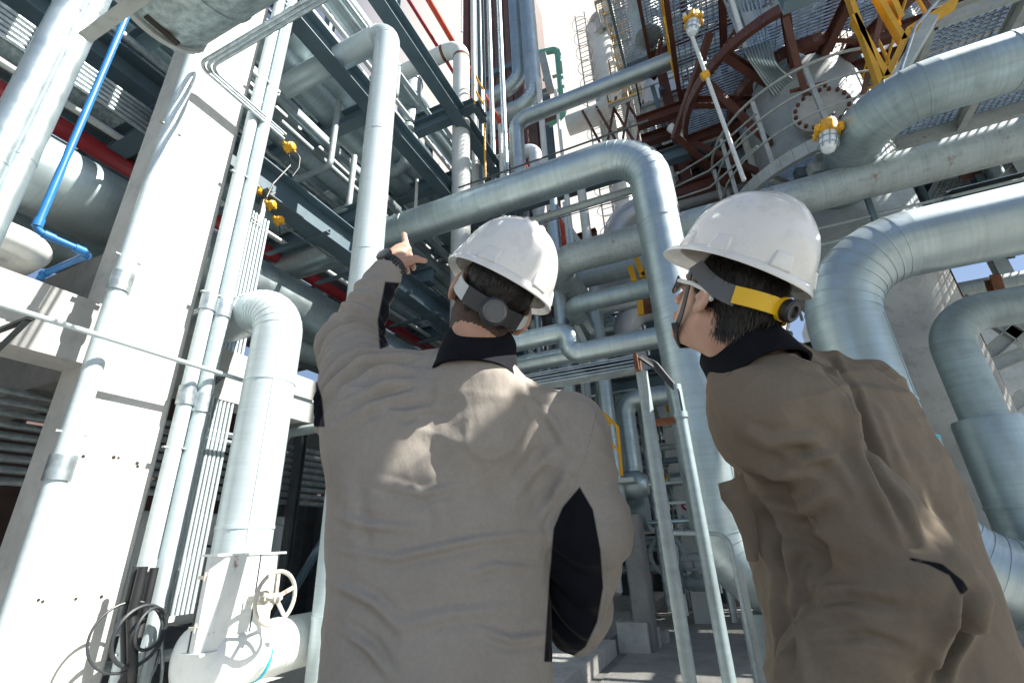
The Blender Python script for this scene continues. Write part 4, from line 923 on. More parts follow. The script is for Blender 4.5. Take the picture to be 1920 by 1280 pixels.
for k in range(16):
    x = .1 + 3.6 * r3.random(); y = 7.7 + 1.5 * r3.random(); z = (5.75, 7.1, 9.05, 11.3)[k % 4]; h_ = .5 + .7 * r3.random(); w_ = .16 + .16 * r3.random()
    b = MB(); b.lathe([(0, w_ * .7), (.05, w_), (h_ * .8, w_), (h_ * .9, w_ * 1.15), (h_, w_ * 1.15), (h_ + .02, w_ * .5), (h_ + .25, w_ * .4)], (x, y, z), (0, 0, 1), 18)
    solo('equipment_drum', b, r3.choice(('steel_dark', 'rusty_pipe', 'grey_pipe', 'clad_dull')), 'small flanged drum standing on a floor of the tower frame', 'drum', 'small tower drums')
for k, (z, x0, x1, y0, y1) in enumerate(((9.9, -.2, 2.0, 8.4, 10.2), (12.6, -.4, 4.2, 6.4, 9.4), (8.0, 2.6, 5.8, 8.0, 9.6), (10.2, 3.0, 6.6, 5.6, 8.6), (6.4, 3.2, 6.6, 8.4, 10.4))):
    platform(('left rear', 'topmost', 'right rear', 'right upper', 'low right rear')[k] + ' grating floor of the tower frame', x0, x1, y0, y1, z, ('steel_pale', 'steel', 'redsteel', 'steel_pale', 'steel')[k], ('steel_pale', 'redsteel', 'yellow', 'yellow', 'steel_pale')[k], 'ws', .07, .8, .22)
for k in range(22):
    x = -.2 + 5.2 * r3.random(); y = 7.4 + 2.4 * r3.random(); z = 5.4 + 5.5 * r3.random(); dx = r3.uniform(-1.4, 1.4)
    steel('%s angle brace criss-crossing the tower frame' % HUE[('redsteel', 'steel_pale', 'steel')[k % 3]], (x, y, z), (x + dx, y + .3, z + 1.5), .09, .09, ('redsteel', 'steel_pale', 'steel')[k % 3], 'a', group='tower frame cross braces', t=.012)
for k in range(10):
    y = 7.4 + .5 * (k % 5); z = (6.75, 8.6)[k // 5]; steel('red-brown floor beam of the tower frame', (-.3, y, z), (6.2, y, z), .24, .16, 'redsteel', group='tower frame floor beams')
# conduit ribbon
for i in range(9):
    a = at(1350 + 8.5 * i, -20, Y=5.5); m_ = at(1402 + 6.5 * i, 108 + 2 * i, Y=5.5); e = at(1452 + 5.0 * i, 180 - 3 * i, Y=5.95); 
    conduit('slim silver conduit of the ribbon running down the red-brown frame', [a, m_, e], .017, 'clad', bend=.12, group='silver conduit ribbon')
steel('white cable ladder edge right of the conduit ribbon', at(1368, -10, Y=5.3), at(1396, 84, Y=5.3), .09, .05, 'white_pipe', 'b')
for i in range(5):
    a = at(1395 + 5 * i, 8, Y=5.6); c = at(1412 + 4 * i, 68, Y=5.6); conduit('short silver conduit under the pale junction cabinet', [a, c], .014, 'galv', group='short cabinet conduits')
b = MB(); q = at(1425, 48, Y=5.6); b.box(q, (.45, .2, .4), .2); solo('junction_cabinet', b, 'vessel', 'pale grey cabinet hung under the red-brown platform', 'cabinet', None, 0)
b = MB(); q = at(1487, 0, Y=5.6); b.lathe([(-.3, .05), (-.28, .2), (-.18, .27), (.5, .28)], q, (.1, .1, 1), 28); solo('small_vessel', b, 'vessel', 'round-bottomed grey pot at the top edge above the vessel', 'vessel')
# lamp post with yellow fittings
P = at(1283, 28, Y=5.1); Q = at(1395, 338, Y=5.1)
lp = thing('lamp_post', 'thin white lamp post with a yellow floodlight, before the vessel platforms', 'lamp post', Q)
b = MB(); b.cyl(Q, P, .026, 10); b.build('pole', 'white_pipe', lp)
def wellglass(name, P, s, parent, up=(.25, 0, 1)):
    up = nrm(up)
    b = MB(); b.lathe([(.16 * s, .04 * s), (.14 * s, .08 * s), (.06 * s, .10 * s), (.0, .115 * s), (-.03 * s, .115 * s), (-.03 * s, .08 * s)], P, up, 18); h = A(1, 0, 0); u = nrm(np.cross(up, h)); w = np.cross(up, u)
    for k in range(6): a = k * 1.047; q = P + (u * math.cos(a) + w * math.sin(a)) * .125 * s; b.cyl(q - up * .03 * s, q + up * .05 * s, .03 * s, 6)
    hd = b.build('head', 'yellow', parent)
    b = MB(); b.lathe([(-.03 * s, .085 * s), (-.16 * s, .088 * s), (-.24 * s, .06 * s), (-.26 * s, .01)], P, up, 18); b.build('glass', 'lamp_glass', parent)
    b = MB()
    for k in range(8): a = k * .785; q = (u * math.cos(a) + w * math.sin(a)); b.cyl(P + q * .1 * s - up * .02 * s, P + q * .085 * s - up * .22 * s, .006 * s, 5)
    for z in (-.1, -.18): b.torus(P + up * z * s, up, .096 * s, .006 * s, 20, 5)
    b.build('guard', 'galv', parent)
wellglass('flood', at(1300, 40, Y=5.05), .95, lp)
b = MB(); q = at(1322, 142, Y=5.08); b.lathe([(-.05, .03), (-.045, .055), (.045, .055), (.05, .03)], q, (1, 0, .3), 14); b.build('junction_box', 'yellow', lp)
P = at(1553, 248, Y=4.75); wl_ = thing('well_glass_lamp', 'yellow caged well-glass lamp hanging by the curved platform', 'lamp', P)
wellglass('lamp', P, .95, wl_); b = MB(); b.cyl(P + A(.03, 0, .15), P + A(.25, .4, .55), .02, 8); b.build('arm', 'steel_dark', wl_)
b = MB(); q = at(1531, 318, Y=5.5); b.box(q, (.16, .12, .14), .3); solo('switch_box', b, 'steel_pale', 'small grey switch box under the curved platform', 'box', None, 0)
b = MB(); q = at(1503, 326, Y=5.6); b.box(q, (.14, .1, .12), .3); solo('switch_box', b, 'steel', 'small blue-grey switch box under the curved platform, left of the grey one', 'box', None, 0)
P = at(1300, 268, Y=7.0); Q = along(P, 'x', px=1392); T = along(Q, 'z', py=345)
pipe('small pale pipe looping under the red-brown beams left of the vessel', [P + A(-.3, 0, .5), P, Q, T], .075, 'white_pipe', seam=0, bend=.14)
# long rails in front (handrail lines sweeping down to the left)
for k, dy in enumerate((0, 30, 62)):
    pts = [at(1240, 345 + dy * .6, Y=7.2), at(1330, 290 + dy, Y=6.2), at(1420, 212 + dy, Y=5.35)]
    b = MB(); b.path(pts, .014, 8, .4); solo('handrail', b, 'steel_pale', ('top', 'middle', 'lowest')[k] + ' handrail line sweeping left off the curved platform', 'handrail')
# ---- right-hand pipes
P = at(1850, 131, Y=4.55); Q = along(P, 'x', px=1622)
pipe('broad silver pipe at the upper right bending away to the vessel', [P + A(6, 0, 0), A(Q[0], 4.55, P[2]), A(Q[0], VY - .5, P[2])], .255, 'clad_dull', seam=1.05, bend=.55, seg=40)
P = at(1800, 436, Y=3.8); Q = along(P, 'x', px=1545); zt = at(1702, 828, Y=3.8)[2]; zl = at(1860, 1105, Y=3.8)[2]
p3 = pipe('broad silver pipe arching at the right and dropping behind the right man', [P + A(6, 0, 0), A(Q[0], 3.8, P[2]), A(Q[0], 3.8, zl), A(7, 3.8, zl)], .235, 'clad', seam=.98, bend=.52, seg=40)
b = MB(); b.lathe([(0, .268), (-.72, .268)], (Q[0], 3.8, zt), (0, 0, 1), 36); b.build('sleeve', 'clad', p3)
b = MB(); b.lathe([(.006, .24), (.006, .272), (-.012, .272), (-.014, .26)], (Q[0], 3.8, zt), (0, 0, 1), 36); b.build('tape', 'blue_tape', p3)
b = MB(); b.lathe([(-.72, .25), (-.718, .272), (-.70, .272), (-.698, .268)], (Q[0], 3.8, zt), (0, 0, 1), 36); b.build('tape', 'blue_tape', p3)
P = at(1850, 582, Y=4.3); Q = along(P, 'x', px=1764); zt = at(1830, 790, Y=4.3)[2]
p4 = pipe('slimmer silver pipe at the right edge bending down into a fatter sleeve', [P + A(5, 0, 0), A(Q[0], 4.3, P[2]), A(Q[0], 4.3, zt - .1)], .135, 'clad_dull', seam=0, bend=.26, seg=32)
b = MB(); b.lathe([(0, .13), (.005, .185), (-.02, .19), (-.55, .19), (-.552, .195), (-.575, .195), (-.577, .19), (-zt, .19)], (Q[0], 4.3, zt), (0, 0, 1), 36); b.build('sleeve', 'clad', p4)
# platform at the upper right with grating
c = at(1745, 45, Z=6.3); platform('pale steel grating platform at the upper right above the broad pipe', c[0], c[0] + 5, c[1] - .02, c[1] + 2.0, 6.3, 'steel_pale', 'yellow', 'w', .055, .85, .2)
for k, (a, c) in enumerate((((1586, -20), (1652, 168)), ((1640, -10), (1694, 82)), ((1652, 168), (1702, 62)), ((1702, 62), (1790, 8)), ((1600, 35), (1662, 150)), ((1665, -15), (1688, 40)))):
    steel(('left long', 'right long', 'inner rising', 'bent top', 'second parallel', 'short upper')[k] + ' yellow stair stringer in the V-shaped frame above the broad pipe', at(*a, Y=4.9), at(*c, Y=4.9), .12, .05, 'yellow', 'c', up=(0, 1, 0), t=.012)
steel('pale grey hanger post left of the upper right platform', at(1680, 150, Y=4.8), at(1745, 40, Y=4.8), .16, .1, 'steel_pale', 'c', up=(0, 1, 0))
conduit('thin grey tube curving past the yellow frame', [at(1688, 135, Y=4.6), at(1716, 50, Y=4.6), at(1760, 0, Y=4.6), at(1790, -40, Y=4.6)], .016, 'galv', bend=.3)
# handrail behind the white pipe, braces and frame at the right edge
hr = thing('handrail', 'grey handrail behind the rust-spotted white pipe at the right', 'handrail', at(1640, 440, Y=5.6))
for py in (372, 408, 440):
    P = at(1620, py, Y=5.62); bars([P + A(-.6, 0, 0), along(P, 'x', px=1920)], .017, hr, 'grey_pipe')
for px in (1626, 1775):
    b = MB(); b.beam(at(px, 372, Y=5.62), at(px + 28, 450, Y=5.62), .05, .05, (0, 1, 0)); b.build('post', 'steel', hr, 0)
for k, (a, c, Y, m) in enumerate((((1800, 560), (1925, 640), 7.5, 'steel_pale'), ((1815, 700), (1925, 600), 7.5, 'steel_pale'), ((1830, 330), (1900, 480), 8.2, 'steel'), ((1900, 330), (1835, 470), 8.2, 'steel'), ((1850, 690), (1925, 660), 7.2, 'steel_pale'), ((1860, 790), (1925, 740), 7.2, 'steel_pale'), ((1800, 420), (1925, 300), 7.8, 'steel_pale'), ((1860, 520), (1885, 600), 7.0, 'rust'))):
    steel(('upper sloping', 'rising', 'dark crossing', 'second dark crossing', 'nearly level', 'lower', 'long pale', 'short rusty')[k] + ' brace of the stair frame at the right edge', at(*a, Y=Y), at(*c, Y=Y), .16, .1, m, 'i')
platform('dark stair landing in the gloom under the upper right platform', 2.9, 6.5, 6.0, 7.6, 4.55, 'steel_dark', None, '', .06, .8, .16)
conduit('yellow tube rail at the right edge by the stair frame', [at(1850, 648, Y=8.5), at(1925, 632, Y=8.5)], .02, 'yellow')
for k, (x, y) in enumerate(((3.2, 7.8), (4.6, 7.8), (3.2, 9.6), (4.8, 9.6))):
    steel('pale post of the stair frame at the right edge', (x, y, 0), (x, y, 6.9), .2, .18, 'steel_pale', up=(0, 1, 0), name='steel_post', cat='steel post', group='stair frame posts')
for k in range(6):
    pipe('%s level pipe in the gloom behind the vessel' % HUE[('grey_pipe', 'steel_dark', 'rusty_pipe')[k % 3]], [(2.9, 8.6 + .35 * (k % 3), 2.6 + .42 * k), (3.1 + .5 * k, 8.6 + .35 * (k % 3), 2.6 + .42 * k)], .07 + .03 * (k % 3), ('grey_pipe', 'steel_dark', 'rusty_pipe')[k % 3], group='gloomy pipes behind the vessel', seam=0)
b = MB(); b.box((9.5, 16, 3.5), (13, 1, 7)); solo('plant_building', b, 'steel_pale', 'pale low building beyond the stair frame at the far right', 'building', None, 0)
# ============================================================ PEOPLE
import openvdb as vdb
def D(px, py, d): return at(px, py, d=d)
class Field:
    def __init__(s, lo, hi, vox):
        s.lo = np.array(lo, float); s.vox = vox; s.n = np.ceil((np.array(hi) - s.lo) / vox).astype(int) + 1
        s.a = np.full(s.n, .05, np.float32)
    def _sub(s, lo, hi):
        i0 = np.maximum(0, np.floor((np.array(lo) - s.lo) / s.vox).astype(int)); i1 = np.minimum(s.n, np.ceil((np.array(hi) - s.lo) / s.vox).astype(int) + 1)
        if np.any(i1 <= i0): return None, None
        sl = tuple(slice(a, b) for a, b in zip(i0, i1))
        g = [(np.arange(a, b, dtype=np.float32) * s.vox + l) for a, b, l in zip(i0, i1, s.lo)]
        return sl, np.meshgrid(*g, indexing='ij', sparse=True)
    def comb(s, sl, d, k, cut=False):
        a = s.a[sl]
        if cut: d = -d
        if k <= 0: r = np.maximum(a, d) if cut else np.minimum(a, d)
        elif cut:
            h = np.clip(.5 - .5 * (d - a) / k * -1, 0, 1); r = np.maximum(a, d) + np.maximum(k - np.abs(a - d), 0) ** 2 / (4 * k)
        else: r = np.minimum(a, d) - np.maximum(k - np.abs(a - d), 0) ** 2 / (4 * k)
        s.a[sl] = r
    def cone(s, p0, p1, r0, r1, k=.03, cut=False):
        p0, p1 = np.array(p0, float), np.array(p1, float); m = max(r0, r1) + .06
        sl, g = s._sub(np.minimum(p0, p1) - m, np.maximum(p0, p1) + m)
        if sl is None: return
        v = p1 - p0; L = max(v.dot(v), 1e-9)
        t = np.clip(((g[0] - p0[0]) * v[0] + (g[1] - p0[1]) * v[1] + (g[2] - p0[2]) * v[2]) / L, 0, 1)
        d = np.sqrt((g[0] - p0[0] - t * v[0]) ** 2 + (g[1] - p0[1] - t * v[1]) ** 2 + (g[2] - p0[2] - t * v[2]) ** 2) - (r0 + (r1 - r0) * t)
        s.comb(sl, d.astype(np.float32), k, cut)
    def ell(s, c, rad, M=None, k=.03, cut=False):
        c = np.array(c, float); rad = np.array(rad, float); M = np.eye(3) if M is None else M; m = rad.max() + .06
        sl, g = s._sub(c - m, c + m)
        if sl is None: return
        q = [(g[0] - c[0]) * M[0, i] + (g[1] - c[1]) * M[1, i] + (g[2] - c[2]) * M[2, i] for i in range(3)]
        k0 = np.sqrt(sum((q[i] / rad[i]) ** 2 for i in range(3))); k1 = np.sqrt(sum((q[i] / rad[i] ** 2) ** 2 for i in range(3)))
        s.comb(sl, (k0 * (k0 - 1) / np.maximum(k1, 1e-6)).astype(np.float32), k, cut)
    def trunk(s, axis, zs, cx, ra, rb, M, p=2.5, k=.03):
        """stack of superellipses about a vertical axis: zs ascending, cx offset along M[:,0], radii ra, rb"""
        zs, cx, ra, rb = map(np.array, (zs, cx, ra, rb)); o = np.array(axis, float); m = ra.max() + .08
        sl, g = s._sub((o[0] - m, o[1] - m, zs[0] - .06), (o[0] + m, o[1] + m, zs[-1] + .06))
        z = g[2]; A_ = np.interp(z, zs, ra); B_ = np.interp(z, zs, rb); cx_ = np.interp(z, zs, cx) if cx.ndim == 1 else np.interp(z, zs, cx[:, 0]); cy_ = 0 if cx.ndim == 1 else np.interp(z, zs, cx[:, 1])
        u = (g[0] - o[0]) * M[0, 0] + (g[1] - o[1]) * M[1, 0] - cx_; v = (g[0] - o[0]) * M[0, 1] + (g[1] - o[1]) * M[1, 1] - cy_
        q = (np.abs(u / A_) ** p + np.abs(v / B_) ** p) ** (1 / p)
        d = (q - 1) * np.minimum(A_, B_); dz = np.maximum(zs[0] - z, z - zs[-1]); d = np.maximum(d, dz)
        s.comb(sl, d.astype(np.float32), k)
    def mesh(s):
        g = vdb.FloatGrid(.05); a = np.ascontiguousarray(np.clip(s.a, -.05, .05)); g.copyFromArray(a); g.transform = vdb.createLinearTransform(voxelSize=s.vox)
        p, q = g.convertToQuads(0.0); return np.array(p, float) + s.lo, np.array(q, int)
_rs = np.random.RandomState(5)
def wave(lam, n=14, aniso=(1, 1, 1)):
    k = _rs.normal(size=(n, 3)); k /= np.linalg.norm(k, axis=1)[:, None]; k = k * (6.283 / lam) * _rs.uniform(.6, 1.5, n)[:, None] * np.array(aniso); ph = _rs.uniform(0, 6.283, n)
    return lambda P: np.sin(P @ k.T + ph).sum(1) / math.sqrt(n) * .7
def drape(lam, d, stretch=.28, n=16, seed=0):
    """sharp-crested cloth wrinkles running mostly along d"""
    rs = np.random.RandomState(seed); d = nrm(d); k = rs.normal(size=(n, 3)); k /= np.linalg.norm(k, axis=1)[:, None]; k -= (1 - stretch) * (k @ d)[:, None] * d; k *= (6.283 / lam) * rs.uniform(.6, 1.4, n)[:, None]; ph = rs.uniform(0, 6.283, n); k2 = rs.normal(size=(3, 3)) * 9; p2 = rs.uniform(0, 6, 3)
    def f(P):
        Q = P + .018 * np.sin(P @ k2.T + p2); a = np.sin(Q @ k.T + ph).sum(1) / math.sqrt(n) * 1.2
        m = .5 + .5 * np.sin(P @ A(7, -5, 9) + seed); return (np.clip(1 - np.abs(a), 0, 1) ** 2.2 - .3) * m
    return f
def normals(v, q):
    n = np.zeros_like(v); a, b, c, d = (v[q[:, i]] for i in range(4)); fn = np.cross(c - a, d - b)
    for i in range(4): np.add.at(n, q[:, i], fn)
    return n / np.maximum(np.linalg.norm(n, axis=1), 1e-12)[:, None]
def relax(v, q, it=1, w=.5):
    e = np.vstack([q[:, [i, (i + 1) % 4]] for i in range(4)]); 
    for _ in range(it):
        s = np.zeros_like(v); c = np.zeros(len(v)); np.add.at(s, e[:, 0], v[e[:, 1]]); np.add.at(s, e[:, 1], v[e[:, 0]]); np.add.at(c, e[:, 0], 1); np.add.at(c, e[:, 1], 1)
        v = v + w * (s / np.maximum(c, 1)[:, None] - v)
    return v
def inpoly(p, poly):
    x, y = p[:, 0], p[:, 1]; r = np.zeros(len(p), bool); n = len(poly)
    for i in range(n):
        (x0, y0), (x1, y1) = poly[i], poly[(i + 1) % n]
        c = ((y0 > y) != (y1 > y)) & (x < (x1 - x0) * (y - y0) / (y1 - y0 + 1e-9) + x0); r ^= c
    return r
def projv(v):
    c = (v - CAM) @ MW; return np.stack([960 + FPX * c[:, 0] / c[:, 2], 640 + FPX * c[:, 1] / c[:, 2]], 1)
def sdpoly(p, poly):
    """signed distance in photo pixels, negative inside"""
    d = np.full(len(p), 1e9); n = len(poly)
    for i in range(n):
        a, b = np.array(poly[i], float), np.array(poly[(i + 1) % n], float); v = b - a; t = np.clip(((p - a) @ v) / v.dot(v), 0, 1); d = np.minimum(d, np.linalg.norm(p - a - t[:, None] * v, axis=1))
    return np.where(inpoly(p, poly), -d, d)
def sdline(p, pts):
    d = np.full(len(p), 1e9)
    for a, b in zip(pts[:-1], pts[1:]):
        a, b = np.array(a, float), np.array(b, float); v = b - a; t = np.clip(((p - a) @ v) / v.dot(v), 0, 1); d = np.minimum(d, np.linalg.norm(p - a - t[:, None] * v, axis=1))
    return d
def attr(ob, name, val):
    a = ob.data.attributes.new(name, 'FLOAT', 'POINT'); a.data.foreach_set('value', np.asarray(val, np.float32))
def make(name, v, q, mats, parent, mi=None, label=None):
    ms = mats if isinstance(mats, (list, tuple)) else [mats]
    o0 = LOC[parent.name] if parent is not None else A(v[:, 0].mean(), v[:, 1].mean(), v[:, 2].min())
    me = bpy.data.meshes.new(name); me.from_pydata((v - o0).tolist(), [], q.tolist())
    for m in ms: me.materials.append(MATS[m])
    if mi is not None: me.polygons.foreach_set('material_index', mi.astype(np.int32))
    me.polygons.foreach_set('use_smooth', [True] * len(q)); me.update()
    ob = bpy.data.objects.new(name, me); COL.objects.link(ob); LOC[ob.name] = o0
    if parent is not None: ob.parent = parent
    else: ob.location = o0
    if label: ob['label'] = label
    return ob
def armfold(P, p0, p1, lam, amp, s0=0., s1=1., rad=.13, seed=0., sharp=2.2):
    v = p1 - p0; L = np.linalg.norm(v); t = v / L; w = P - p0; s = w @ t; rr = np.linalg.norm(w - s[:, None] * t, axis=1)
    h = A(.3, .5, .8); u = nrm(np.cross(t, h)); x = w @ u
    ph = 6.283 * (s / lam) + 2.2 * np.sin(x * 18 + seed) + 1.6 * np.sin(P @ A(21, 9, 14) + seed * 2)
    m = np.clip((s / L - s0) / .12, 0, 1) * np.clip((s1 - s / L) / .12, 0, 1) * np.clip((rad - rr) / .03, 0, 1)
    return amp * (2 * (np.abs(np.cos(ph / 2)) ** sharp) - .8) * m * (.65 + .35 * np.sin(P @ A(-11, 17, 8) + seed))
def crease(P, pts, depth, width, d):
    """a pulled crease along a line given as photo points at depth d"""
    out = np.zeros(len(P)); pp = [np.array(D(x, y, d)) for x, y in pts]
    q = projv(P); best = np.full(len(P), 1e9); tt = np.zeros(len(P)); n = len(pts) - 1
    for i in range(n):
        a, b = np.array(pts[i], float), np.array(pts[i + 1], float); v = b - a; t = np.clip(((q - a) @ v) / v.dot(v), 0, 1); dd = np.linalg.norm(q - a - t[:, None] * v, axis=1)
        m = dd < best; best[m] = dd[m]; tt[m] = (i + t[m]) / n
    f = np.sin(np.pi * np.clip(tt * .9 + .05, 0, 1))
    return depth * f * (np.exp(-(best / width) ** 2) - .8 * np.exp(-((best - 1.6 * width) / (.9 * width)) ** 2))
def frame(yaw, pitch, roll, f0):
    """columns right, forward, up: f0 turned left by yaw, nose up by pitch, leaning to the right by roll"""
    f0 = nrm(A(f0[0], f0[1], 0)); r0 = A(f0[1], -f0[0], 0); u0 = A(0, 0, 1)
    c, s = math.cos(yaw), math.sin(yaw); f1 = f0 * c - r0 * s; r1 = r0 * c + f0 * s
    c, s = math.cos(pitch), math.sin(pitch); f2 = f1 * c + u0 * s; u2 = u0 * c - f1 * s
    c, s = math.cos(roll), math.sin(roll); r3 = r1 * c - u2 * s; u3 = u2 * c + r1 * s
    return np.stack([r3, f2, u3], 1)
VIEW = A(MW[0, 2], MW[1, 2], 0)
def head_field(F, hc, H, neck_base, k=.02):
    L = lambda x, y, z: hc + H @ A(x, y, z)
    F.ell(L(0, -.012, .032), (.075, .095, .088), H, 0); F.ell(L(0, .034, -.028), (.056, .060, .082), H, .03)
    F.cone(L(0, .010, -.062), L(0, .064, -.092), .040, .020, .03)
    for s in (-1, 1): F.cone(L(.046 * s, -.004, -.055), L(.018 * s, .060, -.092), .016, .013, .022)
    F.ell(L(0, .084, .03), (.05, .016, .014), H, .012); F.cone(L(0, .092, .018), L(0, .114, -.02), .008, .013, .012)
    for s in (-1, 1): F.ell(L(.012 * s, .106, -.026), (.009, .010, .008), H, .008); F.ell(L(.034 * s, .098, .008), (.017, .012, .012), H, .01, True); F.ell(L(.034 * s, .082, .007), (.013, .013, .012), H, .004)
    F.ell(L(0, .094, -.056), (.024, .010, .006), H, .006); F.ell(L(0, .093, -.066), (.021, .010, .007), H, .006)
    for s in (-1, 1):
        E = H @ np.array(Matrix.Rotation(R(28 * s), 3, 'Z')) @ np.array(Matrix.Rotation(R(-12), 3, 'X'))
        F.ell(L(.083 * s, -.012, -.008), (.009, .021, .034), E, .008); F.ell(L(.093 * s, -.010, -.004), (.007, .012, .021), E, .005, True); F.ell(L(.081 * s, .003, -.012), (.007, .006, .008), E, .004)
        F.ell(L(.083 * s, -.006, -.034), (.007, .010, .011), E, .006)
    F.cone(L(0, -.022, -.055), neck_base, .058, .066, .035); F.ell(L(0, -.05, -.075), (.045, .035, .05), H, .03)
def hard_hat(parent, hc, H, mt='helmet', z0=.046, sc=1.):
    """shell with ribs, rolled brim, visor and lugs; local frame right, forward, up"""
    T = lambda x, y, z: hc + H @ A(x, y, z)
    root = thing('hard_hat', None, None, T(0, 0, .05)); root.parent = parent; root.location = tuple(LOC[root.name] - LOC[parent.name])
    a, bf, bb, h = .114 * sc, .130 * sc, .130 * sc, .147 * sc
    nth, nph = 96, 28
    def pt(th, ph, off=0.):
        x, y = math.sin(th), math.cos(th); b_ = bf if y > 0 else bb
        c = math.cos(ph) ** .86; s_ = math.sin(ph) ** .92
        px_, py_, pz_ = (a + off) * x * c, (b_ + off) * y * c, (h + off) * s_
        rib = 0.
        if ph > .35:
            f = min(1, (ph - .35) / .25)
            e = min(1, max(0, (.085 - abs(py_ + .005)) / .02))
            rib = .0045 * f * e * (math.exp(-((abs(px_) - .020) / .0055) ** 4) * 1.0 + math.exp(-(px_ / .006) ** 4) * 1.0)
        return px_, py_, pz_ + rib
    vs = []; fs = []
    # outer shell, then brim, then inner shell
    rings = []
    for j in range(nph + 1):
        ph = (1 - j / nph) * (math.pi / 2 - .02)
        rings.append([pt(2 * math.pi * i / nth, ph) for i in range(nth)])
    def brim(th):
        y = math.cos(th); return .012 + .030 * max(0, y) ** 3 * (1 if y > 0 else 0)
    for off, dz, full in ((.3, .001, 0), (.7, -.003, 0), (1., -.009, 0), (1.03, -.0125, 0), (.98, -.014, 0), (.5, -.010, 0), (.05, -.006, 0)):
        rg = []
        for i in range(nth):
            th = 2 * math.pi * i / nth; x, y = math.sin(th), math.cos(th); b_ = bf if y > 0 else bb
            r_ = brim(th) * off - (.004 if off < .2 else 0); vis = max(0, y) ** 3
            rg.append(((a + r_) * x, (b_ + r_) * y, dz - .012 * vis * off ** 1.5 - .006 * max(0, -y) ** 2 * off))
        rings.append(rg)
    for j in range(nph + 1):
        ph = j / nph * (math.pi / 2 - .02); rings.append([pt(2 * math.pi * i / nth, ph, -.004) for i in range(nth)])
    for rg in rings: vs += [T(p[0], p[1], p[2] + z0) for p in rg]
    m = MB(); 
    for j in range(len(rings) - 1):
        for i in range(nth): i2 = (i + 1) % nth; fs.append((j * nth + i, (j + 1) * nth + i, (j + 1) * nth + i2, j * nth + i2))
    fs.append(tuple(range(nth))); fs.append(tuple(range((len(rings) - 1) * nth + nth - 1, (len(rings) - 1) * nth - 1, -1)))
    m.add(vs, [f[::-1] for f in fs]); m.build('shell', mt, root, 50)
    for th in (R(100), R(-100), R(150), R(-150), R(62), R(-62)):       # strap lugs moulded on the rim
        w = MB(); x, y = math.sin(th), math.cos(th); b_ = bf if y > 0 else bb; tn = A(math.cos(th) * a, -math.sin(th) * b_, 0); tn = tn / np.linalg.norm(tn); o = A(x * b_, y * a, 0); o = o / np.linalg.norm(o)
        def q(u, vv, ww): P = A(a * x, b_ * y, z0) + tn * u + o * vv + A(0, 0, ww); return T(*P)
        prof = [(-.022, -.004, -.004), (.022, -.004, -.004), (.022, .0095, -.003), (-.022, .0095, -.003), (-.017, -.012, .034), (.017, -.012, .034), (.016, .001, .030), (-.016, .001, .030)]
        w.add([q(*p) for p in prof], [(3, 2, 1, 0), (4, 5, 6, 7), (0, 1, 5, 4), (1, 2, 6, 5), (2, 3, 7, 6), (3, 0, 4, 7)]); ob = w.build('lug', mt, root, 60)
        bv = ob.modifiers.new('bev', 'BEVEL'); bv.width = .004; bv.segments = 3
    return root
def band(parent, name, hc, H, pts, w, t, m, up=None):
    """a strap following local points (x,y,z), width w (vertical), thickness t"""
    P = [hc + H @ A(*p) for p in pts]; P = [np.array(p) for p in P]
    # smooth the polyline
    for _ in range(2):
        Q = [P[0]]
        for a_, c in zip(P[:-1], P[1:]): Q += [a_ * .75 + c * .25, a_ * .25 + c * .75]
        P = Q + [P[-1]]
    b = MB(); vs = []; cen = hc
    for i, p in enumerate(P):
        tg = nrm(P[min(i + 1, len(P) - 1)] - P[max(i - 1, 0)]); o = p - cen; o = o - tg * o.dot(tg); o = nrm(o); s_ = np.cross(tg, o)
        ww = w[0] + (w[1] - w[0]) * i / (len(P) - 1) if isinstance(w, tuple) else w
        vs += [p + s_ * ww / 2 - o * t / 2, p + s_ * ww / 2 + o * t / 2, p - s_ * ww / 2 + o * t / 2, p - s_ * ww / 2 - o * t / 2]
    n = len(P); fs = [(4 * i + k, 4 * i + (k + 1) % 4, 4 * i + 4 + (k + 1) % 4, 4 * i + 4 + k) for i in range(n - 1) for k in range(4)] + [(3, 2, 1, 0), (4 * n - 4, 4 * n - 3, 4 * n - 2, 4 * n - 1)]
    b.add(vs, [f[::-1] for f in fs]); return b.build(name, m, parent, 40)
def leg_boots(F, hip, foot, toe, r=(.085, .062, .045)):
    kn = (hip + foot) / 2 + toe * .02; F.cone(hip, kn, r[0], r[1], .03); F.cone(kn, foot, r[1], r[2], .03)
def collar(parent, c, Mx, ra, rb, h, tilt, m='black_cloth', n=40, name='collar'):
    """standing collar: open ellipse band round the neck, tilted"""
    b = MB(); vs = []
    for i in range(n):
        th = 2 * math.pi * i / n
        for s_, z, g in ((0, -.055, .010), (0, -.03, .006), (0, h * .55, 0), (0, h, -.002), (1, h + .002, -.005), (1, h * .5, -.006), (1, -.03, .001), (1, -.055, .004)):
            u = A((ra + g) * math.sin(th), (rb + g) * math.cos(th), z * (1 - .35 * max(0, math.cos(th))) + .004 * math.sin(3 * th + 1))
            vs.append(c + Mx @ u)
    k = 8; fs = []
    for i in range(n):
        j = (i + 1) % n
        for q in range(k): fs.append((i * k + q, i * k + (q + 1) % k, j * k + (q + 1) % k, j * k + q))
    b.add(vs, [f[::-1] for f in fs]); return b.build(name, m, parent, 60)

